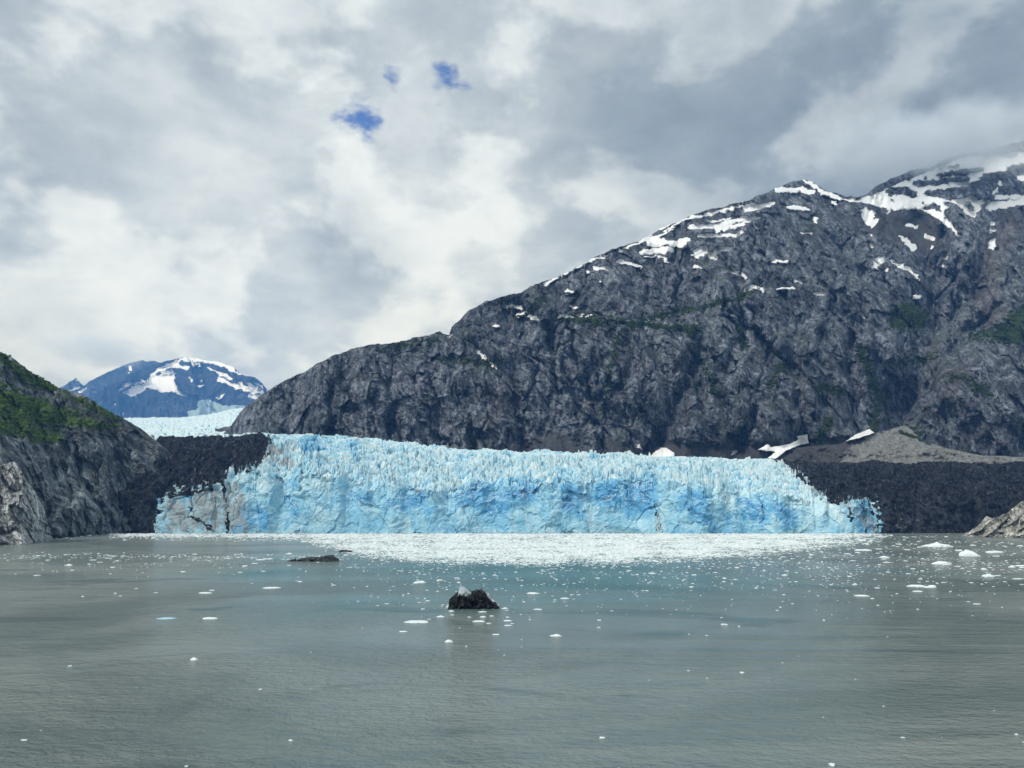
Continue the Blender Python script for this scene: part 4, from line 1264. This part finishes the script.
def cloud(px, py, Y, rx, rz, ry, dens, nsc, label):
    import bmesh
    m = bpy.data.materials.new("hanging cloud"); m.use_nodes = True
    N = Nodes(m.node_tree)
    for nd in list(N.n):
        if nd.type == 'BSDF_PRINCIPLED': N.n.remove(nd)
        else: out = nd
    tc = N.new("ShaderNodeTexCoord").outputs['Object']
    rad = N.vmath('LENGTH', tc)
    cn = N.noise(N.new("ShaderNodeNewGeometry").outputs['Position'], nsc, 5, .6)
    q = N.math('ADD', N.math('SUBTRACT', 1.0, rad), N.math('MULTIPLY', N.math('SUBTRACT', cn, .5), 1.6))
    q = N.math('MULTIPLY', N.range(q, .15, .8), N.range(rad, .7, .98, 1, 0))
    pv = N.new("ShaderNodeVolumePrincipled")
    pv.inputs['Color'].default_value = (.90, .95, 1, 1)
    N.put(pv.inputs['Density'], N.math('MULTIPLY', q, dens))
    N.l.new(pv.outputs[0], out.inputs['Volume'])
    bm = bmesh.new(); bmesh.ops.create_icosphere(bm, subdivisions=3, radius=1)
    me = bpy.data.meshes.new("cloud"); bm.to_mesh(me); bm.free(); me.materials.append(m)
    x, y, z = place(px, py, Y)
    o = obj("cloud", me, None, (float(x), float(y), float(z))); o.scale = (rx, ry, rz)
    tag(o, label, "cloud", kind="stuff")


cloud(935, 147, 2160, 560, 112, 330, .012, .0085, "soft grey cloud hanging on the snowy summit ridge at upper right")
cloud(100, 352, 8000, 620, 240, 700, .0022, .004, "pale cloud hiding the top of the farthest blue ridge at left")

# ------------------------------------------------------------------ sky
SUN_EL, SUN_AZ = math.radians(42), math.radians(226)      # azimuth clockwise from +Y
w = bpy.data.worlds.new("World"); SC.world = w; w.use_nodes = True
N = Nodes(w.node_tree)
bg = [n for n in N.n if n.type == 'BACKGROUND'][0]
sky = N.new("ShaderNodeTexSky", sky_type='NISHITA', sun_disc=False, sun_elevation=SUN_EL, sun_rotation=SUN_AZ)
g = N.new("ShaderNodeTexCoord").outputs['Generated']
d = N.vmath('NORMALIZE', g)
ST = .1
sx = N.new("ShaderNodeSeparateXYZ"); N.put(sx.inputs[0], d)
den = N.math('ADD', N.math('MAXIMUM', sx.outputs[2], 0), .16)
cb = N.new("ShaderNodeCombineXYZ")
N.put(cb.inputs[0], N.math('DIVIDE', sx.outputs[0], den)); N.put(cb.inputs[1], N.math('DIVIDE', sx.outputs[1], den))
cl = cb.outputs[0]                                        # the cloud deck overhead, seen in perspective
n_big = N.noise(cl, 1.5, 8, .56, .5)
n_mid = N.noise(N.map(d, (1, 1, 1.55), (0, 0, 0), (3, 1, 2)), 11, 9, .60, .15)

n_puf = N.range(N.noise(N.map(d, (1, 1, 1.5), (0, 0, 0), (1.3, 4, 0)), 6.5, 10, .52, .12), .44, .57)


def glob(px, py, sig):
    rx, rz = ray(px, py)
    v = Vector((float(rx), 1, float(rz))).normalized()
    dt = N.vmath('DOT_PRODUCT', d, tuple(v))
    # gaussian of the angle about that bearing
    return N.math('EXPONENT', N.math('MULTIPLY', N.math('SUBTRACT', dt, 1), 1 / (sig * sig)))


f = N.math('ADD', N.math('MULTIPLY', N.math('SUBTRACT', n_big, .5), .55), N.math('MULTIPLY', N.math('SUBTRACT', n_puf, .5), .30))
f = N.math('ADD', f, N.math('MULTIPLY', N.math('SUBTRACT', n_mid, .5), .68))
f = N.math('ADD', f, .63)
for px_, py_, sg, amp in [(430, 190, .15, .16), (110, 120, .07, .12), (225, 175, .06, .14), (150, 310, .22, .10), (70, 262, .05, .12), (140, 262, .04, .12), (470, 270, .10, .18), (40, 155, .06, -.12), (150, 220, .07, -.15), (350, 232, .045, -.24), (365, 272, .045, -.18), (90, 285, .04, -.12), (320, 15, .12, -.06),
                          (980, 70, .30, -.13), (760, 230, .18, -.10), (940, 165, .13, -.14), (620, 240, .08, -.05), (60, 372, .10, -.12), (700, 60, .2, -.06), (100, 350, .06, .08), (250, 90, .2, .05)]:
    f = N.math('ADD', f, N.math('MULTIPLY', glob(px_, py_, sg), amp))
ccol = N.ramp(f, [(.0, (.21, .265, .315)), (.28, (.32, .38, .43)), (.55, (.50, .56, .595)), (.78, (.70, .76, .775)), (1, (.86, .91, .91))])
ccol = N.mix(1.0, ccol, (1.0 / ST, 1.015 / ST, 1.045 / ST), 'MULTIPLY')
hole = N.math('ADD', N.math('MULTIPLY', glob(367, 123, .017), 1.15), N.math('MULTIPLY', glob(342, 119, .013), .6))
hole = N.math('ADD', hole, N.math('MULTIPLY', glob(391, 78, .014), 1.0))
hole = N.math('ADD', hole, N.math('MULTIPLY', glob(448, 76, .018), .85))
hole = N.math('ADD', hole, N.math('MULTIPLY', glob(525, 80, .035), .42))
n_edge = N.noise(N.map(d, (1, 1, 1.7), (0, 0, 0), (.37, .2, .1)), 30, 9, .62, .15)
hole = N.range(N.math('ADD', hole, N.math('MULTIPLY', N.math('SUBTRACT', n_edge, .5), 2.0)), .40, 1.2)
hole = N.math('MULTIPLY', N.math('MULTIPLY', hole, .9), N.range(N.math('ADD', glob(400, 100, .1), 0), .2, .5))
skyc = N.mix(1.0, sky.outputs[0], (.25, .7, 1.5), 'MULTIPLY')
N.put(bg.inputs['Color'], N.mix(hole, ccol, skyc))
bg.inputs['Strength'].default_value = ST

sd = bpy.data.lights.new("sun", 'SUN'); sd.energy = 2.3; sd.angle = math.radians(12); sd.color = (1, .98, .96)
so = bpy.data.objects.new("sun", sd); COL.objects.link(so)
tosun = Vector((math.sin(SUN_AZ) * math.cos(SUN_EL), math.cos(SUN_AZ) * math.cos(SUN_EL), math.sin(SUN_EL)))
so.rotation_euler = tosun.to_track_quat('Z', 'Y').to_euler()
so.location = (0, -200, 400)

# ------------------------------------------------------------------ render settings
vs = SC.view_settings
SC.display_settings.display_device = 'sRGB'
vs.view_transform = 'Standard'; vs.look = 'None'; vs.exposure = 0; vs.gamma = 1
SC.cycles.max_bounces = 6; SC.cycles.diffuse_bounces = 3; SC.cycles.glossy_bounces = 2; SC.cycles.volume_bounces = 4
SC.cycles.use_denoising = True; SC.cycles.denoiser = 'OPENIMAGEDENOISE'
SC.cycles.denoising_input_passes = 'RGB_ALBEDO_NORMAL'; SC.cycles.denoising_prefilter = 'ACCURATE'
